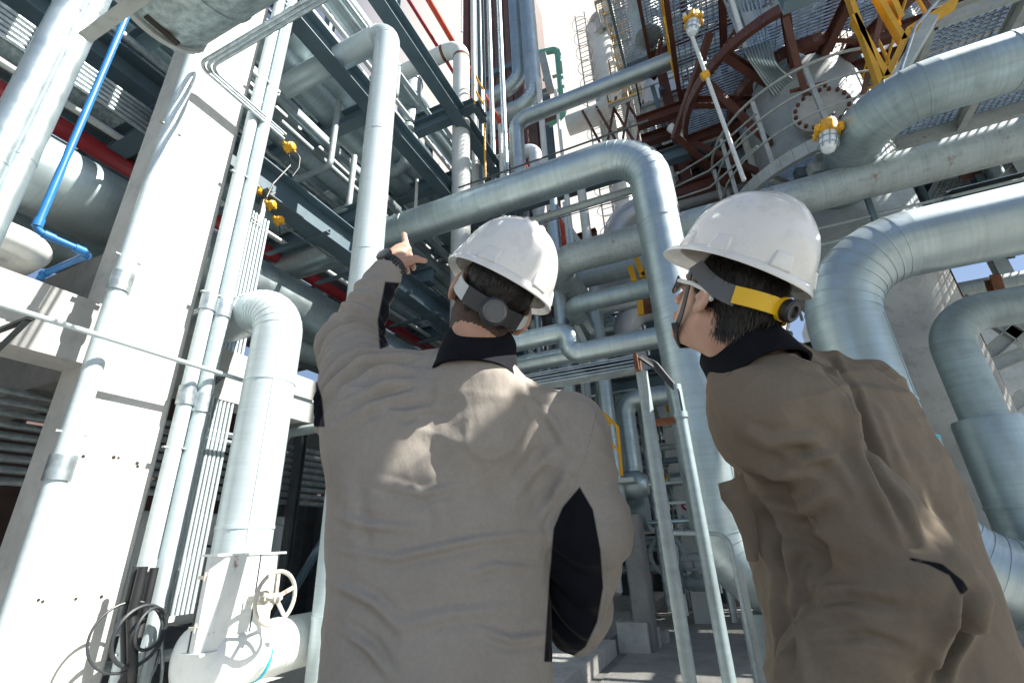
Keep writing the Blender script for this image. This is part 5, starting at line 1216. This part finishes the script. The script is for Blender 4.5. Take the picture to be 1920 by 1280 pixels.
# ------------------------------------------------------------ the pointing man
FA = nrm(VIEW); BA = frame(R(22), 0, 0, VIEW); BAx = BA[:, :2]
ax0 = D(838, 760, 1.08)
def za(py): return along(ax0, 'z', py=py)[2]
hcA = D(922, 562, 1.06); HA = frame(R(14), R(22), R(25), VIEW)
nbA = D(876, 705, 1.09); ncA = D(888, 650, .955) + nrm(A(MW[0, 2], MW[1, 2], 0)) * .088
LSh, LEl, LWr = D(692, 738, 1.09), D(652, 648, 1.27), D(727, 507, 1.45)
RSh, REl, RWr = D(1058, 822, 1.06), D(1108, 985, .99), D(1078, 1160, 1.04)
hipz = za(1290)
gA = A(ax0[0], ax0[1], 0); rA, fA = BA[:, 0], BA[:, 1]
F = Field(gA + A(-.80, -.45, 0), gA + A(.55, .85, 2.12), .0042)
head_field(F, hcA, HA, nbA)
F.trunk(ax0, [hipz - .1, hipz, hipz + .15, za(950), za(800), za(735)], [0] * 6, [.15, .165, .155, .175, .19, .12], [.105, .115, .10, .105, .105, .07], BA, 2.3, .04)
F.cone(nbA, D(868, 760, 1.09), .062, .08, .05); F.cone(LSh, RSh, .058, .058, .05)
for p, r0, r1 in (((LSh, LEl), .055, .043), ((LEl, LWr), .043, .027), ((RSh, REl), .055, .045), ((REl, RWr), .045, .03)): F.cone(*p, r0, r1, .03)
# left hand: palm, index pointing, thumb out, other three curled under
km = [D(763, 467, 1.53), D(753, 463, 1.535), D(743, 467, 1.53), D(734, 474, 1.52)]
for i, kk in enumerate(km): F.cone(LWr + (kk - LWr) * .12, kk, .019, .0135 - .001 * i, .016)
F.cone(D(733, 500, 1.46), D(748, 486, 1.49), .024, .022, .02)
i1, i2, i3 = D(760, 452, 1.565), D(758, 440, 1.59), D(757, 431.5, 1.612)
F.cone(km[0], i1, .0118, .0098, .008); F.cone(i1, i2, .0098, .0088, .004); F.cone(i2, i3, .0088, .0072, .004)
t0, t1, t2 = D(757, 492, 1.475), D(779, 485, 1.485), D(797, 489, 1.50)
F.cone(t0, t1, .017, .0115, .014); F.cone(t1, t2, .0115, .0082, .004)
for i, (kk, tip) in enumerate(zip(km[1:], (D(776, 503, 1.50), D(765, 510, 1.485), D(752, 511, 1.475)))):
    a1 = kk + nrm(km[1] - LWr) * .030 + A(.004, 0, -.012); a2 = (a1 + tip) / 2 + nrm(km[1] - LWr) * .012 + A(0, 0, -.010)
    F.cone(kk, a1, .0115, .010, .006); F.cone(a1, a2, .010, .009, .004); F.cone(a2, tip, .009, .0075, .004)
# right hand rests in the trouser pocket: a loose fist
rp_ = RWr + A(0, 0, .0) + fA * .10 - rA * .05; F.cone(RWr, rp_, .03, .034, .02)
for i in range(4): q0 = rp_ + fA * (.028 - .019 * i); q1 = q0 + A(0, 0, -.045); F.cone(q0, q1, .0105, .0095, .006); F.cone(q1, q1 + A(0, 0, -.03) - rA * .014, .0095, .008, .004)
F.cone(rp_ + fA * .03, rp_ + fA * .05 + A(0, 0, -.045), .012, .009, .008)
feetA = [gA - rA * .11 + fA * .02 + A(0, 0, .09), gA + rA * .12 - fA * .02 + A(0, 0, .09)]
hipsA = [A(*ax0[:2], hipz - .06) - rA * .09, A(*ax0[:2], hipz - .06) + rA * .09]
for h_, f_ in zip(hipsA, feetA): leg_boots(F, h_, f_, fA); F.cone(f_, f_ + fA * .14 - A(0, 0, .05), .045, .035, .03)
v, q = F.mesh(); hl = (v - hcA) @ HA
fc = hl[q].mean(1); vz = fc
pa = make('person', v, q, ['skin', 'stubble'], None, ((fc[:, 1] < .045) & (fc[:, 2] > -.085 - .35 * (fc[:, 1] + .06)) & (fc[:, 2] > -.125) & (np.abs(fc[:, 0]) < .074) & (np.linalg.norm(fc, axis=1) < .17)))
tag(pa, 'man in a grey work jacket and white hard hat pointing up with his left arm', 'person')
# jacket
F = Field(gA + A(-.72, -.45, .75), gA + A(.55, .75, 2.0), .0042)
ys = [1330, 1240, 1150, 1050, 950, 860, 800, 755, 715]
LR = [(590, 1046), (604, 1044), (612, 1036), (616, 1034), (615, 1042), (610, 1062), (608, 1075), (632, 1040), (700, 985)]
zs, cs, ras = [], [], []
for y, (l, r) in zip(ys, LR):
    p = along(ax0, 'z', py=y); dd = (MW.T @ (p - CAM))[2]; zs.append(p[2]); ras.append((r - l) / 2 * dd / FPX * .965); cs.append(((l + r) / 2 - projv(p[None])[0, 0]) * dd / FPX)
F.trunk(ax0, zs, cs, ras, [.150, .150, .148, .145, .145, .142, .135, .12, .07], BA, 2.6, 0)
F.cone(nbA + A(0, 0, -.035), RSh + A(0, 0, .0), .092, .082, .05); F.cone(nbA + A(0, 0, -.035), LSh, .092, .088, .05)
F.cone(LSh, LEl, .092, .074, .05); F.cone(LEl, LWr, .074, .047, .02)
F.cone(RSh, REl, .088, .078, .05); F.cone(REl, RWr, .078, .066, .03)
F.cone(LWr + nrm(LWr - LEl) * .012, LWr + nrm(LWr - LEl) * .09, .047, .05, 0, True)
F.cone(ncA - A(0, 0, .15), ncA - A(0, 0, .058) - nrm(VIEW) * .012, .092, .088, .05); F.cone(ncA + A(0, 0, .01), ncA + A(0, 0, .18), .080, .086, .008, True)
v, q = F.mesh(); v = relax(v, q, 2); nn = normals(v, q)
big, mid, tiny = wave(.22), wave(.075, 18, (1, 1, .55)), wave(.03, 18)
dsp = .0045 * big(v) + .0020 * mid(v) + .0006 * tiny(v)
_ra = BA[:, 0]; torso_ = np.clip((.26 - np.abs((v - ax0) @ BA[:, 0])) / .05, 0, 1)
dsp += .0062 * drape(.17, _ra * .9 + A(0, 0, -.35), .25, seed=4)(v) * torso_ + .0034 * drape(.085, _ra * .8 + A(0, 0, .5), .3, seed=9)(v)
dsp += .006 * drape(.12, nrm(REl - RSh) * .6 + _ra * .5, .3, seed=2)(v) * (1 - torso_)
dsp += armfold(v, LSh, LEl, .046, .0125, -.35, 1.1, .16, 1.3) + armfold(v, LEl, LWr, .055, .0085, .05, .9, .11, 2.1) + armfold(v, RSh, REl, .09, .0065, .2, 1.1, .12, .4, 1.4) + armfold(v, REl, RWr, .08, .0065, 0, 1.05, .12, 3.1, 1.5)
for pts, dep, wd in (([(640, 760), (720, 720), (800, 705)], .006, 9), ([(625, 800), (700, 755), (790, 735)], .005, 10), ([(660, 700), (740, 690), (830, 700)], .004, 8), ([(620, 960), (690, 985), (790, 990)], .004, 10), ([(630, 1030), (740, 1045), (900, 1010), (1020, 1000)], .004, 9), ([(960, 930), (1010, 870), (1060, 830)], .004, 12), ([(1000, 985), (1040, 930), (1070, 880)], .005, 11), ([(620, 1090), (700, 1130), (760, 1190)], .0045, 11), ([(800, 860), (830, 960), (835, 1060)], .0025, 16), ([(640, 860), (660, 960), (672, 1060)], .003, 13), ([(720, 1180), (840, 1150), (980, 1140)], .003, 12), ([(700, 900), (790, 925), (880, 905)], .003, 9), ([(860, 1080), (930, 1060), (1015, 1070)], .003, 9), ([(640, 1180), (690, 1215), (730, 1270)], .005, 10), ([(980, 740), (1030, 780), (1075, 850)], .004, 10), ([(900, 1180), (960, 1200), (1030, 1190)], .004, 9), ([(690, 760), (760, 775), (850, 760)], .003, 8)):
    dsp += crease(v, pts, dep * 1.7, wd, 1.0) * (nn @ -MW[:, 2] > -.2)
v = v + nn * dsp[:, None]; v = relax(v, q, 1, .35)
pv = projv(v); fv = normals(v, q) @ -MW[:, 2]
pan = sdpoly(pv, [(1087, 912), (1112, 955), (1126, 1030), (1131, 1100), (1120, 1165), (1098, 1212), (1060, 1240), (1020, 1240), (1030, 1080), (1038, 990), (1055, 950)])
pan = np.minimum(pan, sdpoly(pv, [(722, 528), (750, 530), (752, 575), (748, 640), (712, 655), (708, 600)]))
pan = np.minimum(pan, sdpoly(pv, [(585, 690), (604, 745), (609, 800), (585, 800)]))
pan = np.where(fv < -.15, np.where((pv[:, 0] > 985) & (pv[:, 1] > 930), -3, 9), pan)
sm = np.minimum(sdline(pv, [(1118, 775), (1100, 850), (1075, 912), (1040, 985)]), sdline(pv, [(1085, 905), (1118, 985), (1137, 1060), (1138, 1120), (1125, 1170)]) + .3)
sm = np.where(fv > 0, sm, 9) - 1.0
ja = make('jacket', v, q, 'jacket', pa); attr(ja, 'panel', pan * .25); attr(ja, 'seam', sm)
nc_ = frame(R(4), R(-14), R(8), VIEW)
collar(pa, ncA, nc_, .084, .086, .046, 0)
# shirt edge, trousers, boots
F = Field(gA + A(-.4, -.4, .05), gA + A(.4, .4, 1.1), .008)
F.trunk(ax0, [hipz - .12, hipz, hipz + .12], [0, 0, 0], [.19, .195, .185], [.135, .14, .13], BA, 2.3, .02)
for h_, f_ in zip(hipsA, feetA): kn = (h_ + f_) / 2 + fA * .02; F.cone(h_, kn, .105, .085, .04); F.cone(kn, f_ + A(0, 0, .02), .085, .07, .03)
v, q = F.mesh(); v = relax(v, q, 2); nn = normals(v, q); v = v + nn * (.004 * big(v) + .0025 * mid(v))[:, None]
u = (v[q].mean(1) - ax0) @ BA[:, 0]; make('trousers', v, q, ['trousers', 'black_cloth'], pa, np.abs(u) > .165)
def boots(par, feet, f_):
    for p in feet:
        F = Field(p + A(-.25, -.25, -.1), p + A(.25, .25, .1), .006); F.cone(p + A(0, 0, .02), p - A(0, 0, .03), .062, .058, .02); F.cone(p - A(0, 0, .035), p + f_ * .16 - A(0, 0, .048), .052, .042, .03); F.cone(p - f_ * .04 - A(0, 0, .04), p - A(0, 0, .04), .045, .05, .02)
        F.a[:, :, : int(.01 / .006)] = .05
        v, q = F.mesh(); v[:, 2] = np.maximum(v[:, 2], .001); make('boot', v, q, 'leather', par)
boots(pa, feetA, fA)
# hair under the hat
def hair(par, hc, H, off, low, front, m, amp, lam, strand=.01):
    F = Field(hc - .16, hc + .16, .004)
    F.ell(hc + H @ A(0, -.014, .032), (.075 + off, .096 + off, .09 + off), H, 0); F.ell(hc + H @ A(0, -.05, -.06), (.05 + off, .036 + off, .05), H, .03)
    v, q = F.mesh(); l = (v - hc) @ H; c = l[q].mean(1)
    keep = (c[:, 2] > low + np.maximum(0, (c[:, 1] + .01)) * 1.6 + .006 * np.sin(c[:, 0] * 160)) & (c[:, 1] < front)
    q = q[keep]; nn = normals(v, q); s_ = wave(lam, 20, (1, 1, .35)); v = v + nn * (amp * s_(v))[:, None]
    used = np.unique(q); mp = np.full(len(v), -1); mp[used] = np.arange(len(used)); v2 = v[used]; q2 = mp[q]; n2 = nn[used]
    rs = np.random.RandomState(3); ns = 9000; pick = rs.randint(0, len(v2), ns); o = v2[pick] + rs.normal(size=(ns, 3)) * .0012; nd = n2[pick]
    dn = -H[:, 2] * .85 - H[:, 1] * .45; tg = dn - nd * (nd @ dn)[:, None] + rs.normal(size=(ns, 3)) * .22; tg /= np.linalg.norm(tg, axis=1)[:, None]
    L_ = strand * rs.uniform(.5, 1.2, ns)[:, None]; sd = np.cross(tg, nd); sd /= np.maximum(np.linalg.norm(sd, axis=1), 1e-6)[:, None]; w_ = .0006
    p0 = o - tg * L_ * .2; p1 = o + tg * L_ * .5 + nd * L_ * .10; p2 = o + tg * L_ + nd * L_ * .13
    sv = np.stack([p0 - sd * w_, p0 + sd * w_, p1 + sd * w_, p1 - sd * w_, p2 + sd * w_ * .3, p2 - sd * w_ * .3], 1).reshape(-1, 3); b0 = len(v2) + 6 * np.arange(ns)
    qs = np.concatenate([np.stack([b0, b0 + 1, b0 + 2, b0 + 3], 1), np.stack([b0 + 3, b0 + 2, b0 + 4, b0 + 5], 1)])
    return make('hair', np.vstack([v2, sv]), np.vstack([q2, qs]), m, par)
hair(pa, hcA, HA, .0015, -.055, .07, 'hair', .0006, .02, .008)
hat = hard_hat(pa, hcA, HA)
band(hat, 'suspension_strap', hcA, HA, [(-.078, .045, .045), (-.088, -.01, .010), (-.083, -.048, -.016), (-.055, -.092, -.034)], (.026, .034), .004, 'strap_white')
band(hat, 'suspension_strap', hcA, HA, [(.078, .045, .045), (.088, -.01, .010), (.083, -.048, -.016), (.055, -.092, -.034)], (.026, .034), .004, 'strap_white')
band(hat, 'ratchet_band', hcA, HA, [(-.061, -.088, -.030), (-.037, -.111, -.037), (0, -.120, -.040), (.037, -.111, -.037), (.061, -.088, -.030)], .036, .008, 'dark_plastic')
kc = hcA + HA @ A(0, -.122, -.042)
b = MB(); b.lathe([(0, .030), (.008, .030), (.010, .028), (.011, .0265)], kc, -HA[:, 1], 10); kn_ = b.build('ratchet_housing', 'dark_plastic', hat)
b = MB(); b.lathe([(.006, .024), (.014, .0235), (.017, .022), (.0175, .019), (.0165, .018), (.0165, .001)], kc, -HA[:, 1], 32); b.build('ratchet_knob', 'grey_plastic', hat)
b = MB(); b.path([hcA + HA @ A(-.074, .08, .006), hcA + HA @ A(-.082, .0, .006), hcA + HA @ A(-.086, -.022, -.004), hcA + HA @ A(-.082, -.038, -.028)], .0034, 8, .01); b.build('glasses_temple', 'green_plastic', pa)
b = MB(); b.path([hcA + HA @ A(.074, .08, .006), hcA + HA @ A(.082, .0, .006), hcA + HA @ A(.082, -.038, -.024)], .0034, 8, .01); b.build('glasses_temple', 'green_plastic', pa)
# wrist watch
wax = nrm(D(742, 490, 1.475) - LWr); wc_ = LWr + wax * .020
wt = thing('wrist_watch', None, None, wc_); wt.parent = pa; wt.location = tuple(wc_ - LOC[pa.name])
b = MB()
for k in range(26):
    a_ = 6.283 * k / 26; h_ = nrm(np.cross(wax, A(0, 0, 1))); w_ = np.cross(h_, wax); rd = h_ * math.cos(a_) + w_ * math.sin(a_); c_ = wc_ + rd * .0365
    tn = np.cross(wax, rd); b.prism([(-.0042, -.013), (.0042, -.013), (.0042, .013), (-.0042, .013)], c_ - rd * .003, c_ + rd * .005, wax)
b.build('strap', 'dark_plastic', wt, 30)
up_ = nrm(MW[:, 1] * -.75 - MW[:, 2] * .5 - MW[:, 0] * .25); up_ = nrm(up_ - wax * up_.dot(wax))
b = MB(); b.lathe([(-.004, .022), (.004, .0255), (.010, .0255), (.013, .022)], wc_ + up_ * .038, up_, 28); b.build('case', 'dark_plastic', wt)
b = MB(); b.lathe([(.0132, .0215), (.0138, .001)], wc_ + up_ * .038, up_, 28); b.build('dial', 'grey_plastic', wt)

# ------------------------------------------------------------ the second man, in profile
KB = 1.06
def DB(px, py, d): return at(px, py, d=d * KB)
BB = frame(R(38), 0, 0, VIEW); rB, fB = BB[:, 0], BB[:, 1]
bx0 = DB(1548, 800, .98)
hcB = DB(1358, 568, .97); HB = frame(R(35), R(39), R(4), VIEW)
nbB = DB(1424, 690, 1.0); ncB = DB(1440, 646, .875) + nrm(A(MW[0, 2], MW[1, 2], 0)) * .085
def zb(py): return along(bx0, 'z', py=py)[2]
LSb, LEb, LWb = DB(1474, 778, .835), DB(1712, 1078, .70), DB(1545, 1262, .74)
RSb, REb, RWb = DB(1620, 745, 1.16), DB(1720, 1040, 1.2), DB(1600, 1190, 1.25)
gB = A(bx0[0], bx0[1], 0); hz = zb(1330)
F = Field(gB + A(-.65, -.75, 0), gB + A(.75, .7, 2.15), .0042)
head_field(F, hcB, HB, nbB)
F.trunk(bx0, [hz - .1, hz, hz + .15, zb(950), zb(800), zb(740)], [0] * 6, [.14, .15, .145, .155, .165, .10], [.10, .105, .10, .10, .10, .07], BB, 2.3, .04)
F.cone(nbB, DB(1480, 770, 1.0), .06, .075, .05); F.cone(LSb, RSb, .05, .05, .05)
for p, r0, r1 in (((LSb, LEb), .05, .042), ((LEb, LWb), .042, .028), ((RSb, REb), .05, .042), ((REb, RWb), .042, .028)): F.cone(*p, r0, r1, .03)
for W_, s_ in ((LWb, 1), (RWb, -1)):
    p_ = W_ + A(0, 0, -.055) + fB * .02; F.cone(W_, p_, .028, .033, .02)
    for i in range(4): q0 = p_ + fB * (.028 - .019 * i); q1 = q0 + A(0, 0, -.045); F.cone(q0, q1, .0105, .0095, .006); F.cone(q1, q1 + A(0, 0, -.03) + rB * .014 * s_, .0095, .008, .004)
    F.cone(p_ + fB * .03, p_ + fB * .05 + A(0, 0, -.045), .012, .009, .008)
feetB = [gB - rB * .11 + A(0, 0, .09), gB + rB * .11 + fB * .03 + A(0, 0, .09)]
hipsB = [A(*bx0[:2], hz - .06) - rB * .085, A(*bx0[:2], hz - .06) + rB * .085]
for h_, f_ in zip(hipsB, feetB): leg_boots(F, h_, f_, fB); F.cone(f_, f_ + fB * .14 - A(0, 0, .05), .045, .035, .03)
v, q = F.mesh(); pb = make('person', v, q, 'skin', None)
tag(pb, 'man in a brown work jacket and white hard hat seen in profile, hand in pocket', 'person')
F = Field(gB + A(-.65, -.75, .7), gB + A(.75, .7, 2.0), .0042)
ys = [1300, 1200, 1100, 1000, 900, 820, 770, 725, 690]
LR = [(1450, 1908), (1440, 1862), (1430, 1822), (1405, 1788), (1382, 1752), (1372, 1712), (1372, 1680), (1385, 1640), (1420, 1585)]
zs, cs, ras = [], [], []
for y, (l, r) in zip(ys, LR):
    p = along(bx0, 'z', py=y); dd = (MW.T @ (p - CAM))[2]; zs.append(p[2]); hw_ = (r - l) / 2 * dd / FPX * .93; ras.append(hw_)
    cs.append(((l + r) / 2 - projv(p[None])[0, 0]) * dd / FPX)
BV = np.stack([nrm(A(MW[0, 0], MW[1, 0], 0)), nrm(VIEW), A(0, 0, 1)], 1)
F.trunk(bx0, zs, cs, ras, [.165, .165, .165, .165, .165, .16, .15, .12, .08], BV, 2.4, 0)
F.cone(nbB + A(0, 0, -.03), LSb, .085, .082, .05); F.cone(nbB + A(0, 0, -.03), RSb, .09, .085, .05)
F.cone(LSb, LEb, .080, .076, .028); F.cone(LEb, LWb, .078, .068, .018)
F.cone(RSb, REb, .085, .072, .045); F.cone(REb, RWb, .072, .062, .03)
F.cone(ncB - A(0, 0, .12), LSb, .082, .084, .06); F.cone(ncB - A(0, 0, .15), ncB - A(0, 0, .075), .09, .086, .05); F.cone(ncB + A(0, 0, .01), ncB + A(0, 0, .18), .080, .086, .008, True)
v, q = F.mesh(); v = relax(v, q, 2); nn = normals(v, q)
big2, mid2 = wave(.2), wave(.07, 18, (1, 1, .6))
dsp = .004 * big2(v) + .0018 * mid2(v) + .0006 * tiny(v) + .0085 * drape(.20, LEb - LSb, .3, seed=12)(v) + .0045 * drape(.095, (LEb - LSb) * .6 + A(.2, .1, .2), .3, seed=5)(v) + armfold(v, LSb, LEb, .16, .003, .1, .75, .14, 2.3, 1.5) + armfold(v, LSb, LEb, .075, .007, .6, 1.15, .13, .6, 1.8) + armfold(v, LEb, LWb, .09, .0045, -.1, 1.0, .12, 1.1, 1.6)
for pts, dep, wd in (([(1385, 800), (1440, 830), (1540, 820)], .006, 12), ([(1395, 860), (1460, 890), (1550, 860)], .008, 14), ([(1420, 930), (1500, 960), (1560, 920)], .008, 15), ([(1500, 1000), (1470, 1080), (1480, 1180)], .008, 14), ([(1560, 700), (1590, 740), (1605, 800)], .006, 9), ([(1640, 760), (1680, 860), (1720, 980)], .005, 12), ([(1380, 660), (1470, 665), (1560, 700)], .004, 7), ([(1690, 850), (1740, 960), (1790, 1030)], .005, 11), ([(1600, 820), (1640, 900), (1690, 1000)], .006, 14)):
    dsp += crease(v, pts, dep * 1.45, wd * 1.1, .95) * (nn @ -MW[:, 2] > -.2)
for pts, dep, wd in (([(1372, 880), (1428, 950), (1466, 1050), (1478, 1170), (1492, 1290)], -.020, 13), ([(1822, 1100), (1806, 1165), (1768, 1230), (1750, 1300)], -.020, 13), ([(1585, 715), (1616, 800), (1655, 910), (1716, 1020)], -.015, 11), ([(1500, 640), (1560, 672), (1590, 730)], -.006, 7), ([(1470, 800), (1560, 850), (1640, 950)], .008, 20), ([(1440, 1000), (1520, 1010), (1600, 1060)], -.008, 12), ([(1500, 1130), (1590, 1120), (1690, 1140)], -.010, 13), ([(1520, 1200), (1620, 1190), (1700, 1215)], -.007, 11), ([(1420, 860), (1500, 880), (1580, 870)], -.007, 11)):
    dsp += crease(v, pts, dep, wd, .9) * (nn @ -MW[:, 2] > -.2)
v = v + nn * dsp[:, None]; v = relax(v, q, 1, .35)
pv = projv(v); fv = normals(v, q) @ -MW[:, 2]
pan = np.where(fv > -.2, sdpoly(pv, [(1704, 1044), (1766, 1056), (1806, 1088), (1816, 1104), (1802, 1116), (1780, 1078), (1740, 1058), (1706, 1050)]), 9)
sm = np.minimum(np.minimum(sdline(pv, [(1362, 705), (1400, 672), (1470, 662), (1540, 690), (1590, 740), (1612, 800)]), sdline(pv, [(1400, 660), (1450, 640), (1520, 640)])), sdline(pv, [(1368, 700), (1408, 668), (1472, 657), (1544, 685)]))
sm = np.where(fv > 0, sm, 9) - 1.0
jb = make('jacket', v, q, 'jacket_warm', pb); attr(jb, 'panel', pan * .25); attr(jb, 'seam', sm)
nb_ = frame(R(50), R(-22), R(6), VIEW)
collar(pb, ncB, nb_, .086, .090, .064, 0)
F = Field(gB + A(-.4, -.4, .05), gB + A(.4, .4, 1.1), .008)
F.trunk(bx0, [hz - .12, hz, hz + .12], [0, 0, 0], [.165, .17, .165], [.12, .125, .12], BB, 2.3, .02)
for h_, f_ in zip(hipsB, feetB): kn = (h_ + f_) / 2 + fB * .02; F.cone(h_, kn, .10, .08, .04); F.cone(kn, f_ + A(0, 0, .02), .08, .068, .03)
v, q = F.mesh(); v = relax(v, q, 2); nn = normals(v, q); v = v + nn * (.004 * big(v) + .0025 * mid(v))[:, None]; make('trousers', v, q, 'trousers', pb)
boots(pb, feetB, fB)
hair(pb, hcB, HB, .005, -.062, .05, 'hair', .001, .03, .022)
hatB = hard_hat(pb, hcB, HB, z0=.082, sc=1.07)
band(hatB, 'suspension_strap', hcB, HB, [(-.080, .045, .05), (-.090, .0, .026), (-.087, -.045, .010), (-.073, -.076, .009)], (.03, .042), .004, 'grey_plastic')
band(hatB, 'suspension_strap', hcB, HB, [(.080, .045, .05), (.090, .0, .026), (.087, -.045, .010), (.073, -.076, .009)], (.03, .042), .004, 'grey_plastic')
band(hatB, 'ratchet_band', hcB, HB, [(-.083, -.072, .010), (-.065, -.100, .014), (-.033, -.120, .018), (0, -.126, .020), (.033, -.120, .018), (.065, -.100, .014), (.083, -.072, .010)], .034, .007, 'yellow_plastic')
kc = hcB + HB @ A(0, -.127, .020)
b = MB(); b.lathe([(-.004, .024), (.003, .024), (.004, .019)], kc, -HB[:, 1], 20); b.build('ratchet_collar', 'yellow_plastic', hatB)
b = MB(); b.lathe([(.003, .020), (.006, .0225), (.018, .0225), (.022, .019), (.022, .012), (.016, .010), (.015, .001)], kc, -HB[:, 1], 24); b.build('ratchet_knob', 'dark_plastic', hatB)
for s_ in (-1, 1):
    band(hatB, 'chin_strap', hcB, HB, [(.080 * s_, .050, .035), (.080 * s_, .036, -.01), (.074 * s_, .030, -.055), (.052 * s_, .045, -.10), (0, .062, -.122)], .014, .003, 'dark_plastic')
    b = MB(); b.path([hcB + HB @ A(.066 * s_, .082, .012), hcB + HB @ A(.084 * s_, .03, .010), hcB + HB @ A(.088 * s_, -.012, .004), hcB + HB @ A(.088 * s_, -.036, -.012)], .0048, 8, .012); b.build('glasses_temple', 'strap_white', pb)
    b = MB(); pr_ = [(.012, .115, .018), (.040, .110, .022), (.064, .088, .020), (.066, .084, .004), (.058, .092, -.012), (.036, .108, -.014), (.014, .115, -.002)]
    vs = [hcB + HB @ A(x * s_, y + .003, z) for x, y, z in pr_] + [hcB + HB @ A(x * s_, y - .001, z) for x, y, z in pr_]; n = 7
    b.add(vs, [tuple(range(n)), tuple(range(2 * n - 1, n - 1, -1))] + [(i, i + n, (i + 1) % n + n, (i + 1) % n) for i in range(n)]); b.build('glasses_lens', 'lens', pb)
    b = MB(); b.path([hcB + HB @ A(x * s_, y + .002, z) for x, y, z in pr_ + pr_[:1]], .0025, 6, .004); b.build('glasses_frame', 'dark_plastic', pb)
b = MB(); q_ = hcB + HB @ A(-.060, .042, -.088); b.box(q_, (.012, .02, .016)); b.build('strap_buckle', 'dark_plastic', hatB, 0)
# chest pocket flap
nf = -MW[:, 2]; le = [(1346, 906), (1352, 935), (1372, 962), (1390, 1005), (1400, 1050)]; re_ = [(1392, 888), (1404, 925), (1414, 965), (1420, 1005), (1422, 1046)]
b = MB(); n = len(le); vs = []
for (p, q_) in zip(le, re_):
    a_, c_ = DB(*p, .885), DB(*q_, .87); vs += [a_ + nf * .006, (a_ + c_) / 2 + nf * .012, c_ + nf * .002, c_ - nf * .006, (a_ + c_) / 2 + nf * .006, a_ - nf * .0]
b.add(vs, [(6 * i + k, 6 * i + (k + 1) % 6, 6 * i + 6 + (k + 1) % 6, 6 * i + 6 + k) for i in range(n - 1) for k in range(6)] + [(5, 4, 3, 2, 1, 0), tuple(range(6 * n - 6, 6 * n))])
fl = b.build('pocket_flap', 'jacket_warm', pb, 60); attr(fl, 'panel', [9.] * len(vs)); attr(fl, 'seam', [9.] * len(vs))
# ============================================================ ADDED UNSEEN DECK that shades the men, its openings cut to shape their sun patches
from mathutils.bvhtree import BVHTree
_v, _f = [], []
for o in list(COL.objects):
    if o.type == 'MESH' and (o.name.split('.')[0] in ('jacket', 'person') or (o.name.split('.')[0] == 'shell' and o.parent and o.parent.name.startswith('hard_hat'))):
        k = len(_v); _v += [tuple(LOC[o.name] + np.array(x.co)) for x in o.data.vertices]; _f += [[k + i for i in p.vertices] for p in o.data.polygons]
_bvh = BVHTree.FromPolygons(_v, _f)
LIT = [[(735, 712), (850, 690), (875, 660), (905, 650), (1020, 680), (1010, 715), (950, 745), (925, 785), (890, 815), (860, 845), (800, 880), (725, 880), (708, 800), (720, 735)],
       [(1000, 395), (1080, 430), (1070, 620), (935, 600), (985, 545), (1012, 480)],
       [(1205, 430), (1290, 435), (1330, 470), (1420, 490), (1440, 520), (1330, 525), (1255, 540), (1300, 640), (1400, 690), (1340, 700), (1240, 600)],
       [(1700, 940), (1775, 1000), (1810, 1080), (1740, 1030)]]
DARK = [[(846, 770), (868, 770), (868, 812), (846, 812)]]
def open_cell(x, y, z):
    h = _bvh.ray_cast(Vector((x, y, z)), Vector(tuple(-SD)), 8)
    if h[0] is None: return False
    p = projv(np.array(h[0])[None])
    return any(inpoly(p, L_)[0] for L_ in LIT) and not any(inpoly(p, L_)[0] for L_ in DARK)
ZD, CS = 3.7, .02
shade_deck = thing('walkway', 'added unseen shade deck above the frame, cut open for the sun patches on both men', 'walkway', (2.6, .3, ZD))  # light blocker added out of view, not a part of the plant
b = MB(); y = -1.6
while y < 1.96:
    x0 = None; n_ = int(3.4 / CS)
    for i in range(n_ + 1):
        x = .72 + CS * i; o_ = i == n_ or (y > .9 and x < 3.2 and open_cell(x + CS / 2, y + CS / 2, ZD))
        if not o_ and x0 is None: x0 = x
        if o_ and x0 is not None: b.box(((x0 + x) / 2, y + CS / 2, ZD + .002 * (int(y / CS) % 2)), (x - x0, CS + .002, .006)); x0 = None
    y += CS
b.build('shade_plate', 'steel', shade_deck, 0)
for y in (-1.62, 1.99):
    b = MB(); b.channel((.7, y, ZD - .06), (4.2, y, ZD - .06), .18, .07); b.build('edge_channel', 'steel', shade_deck, 0)
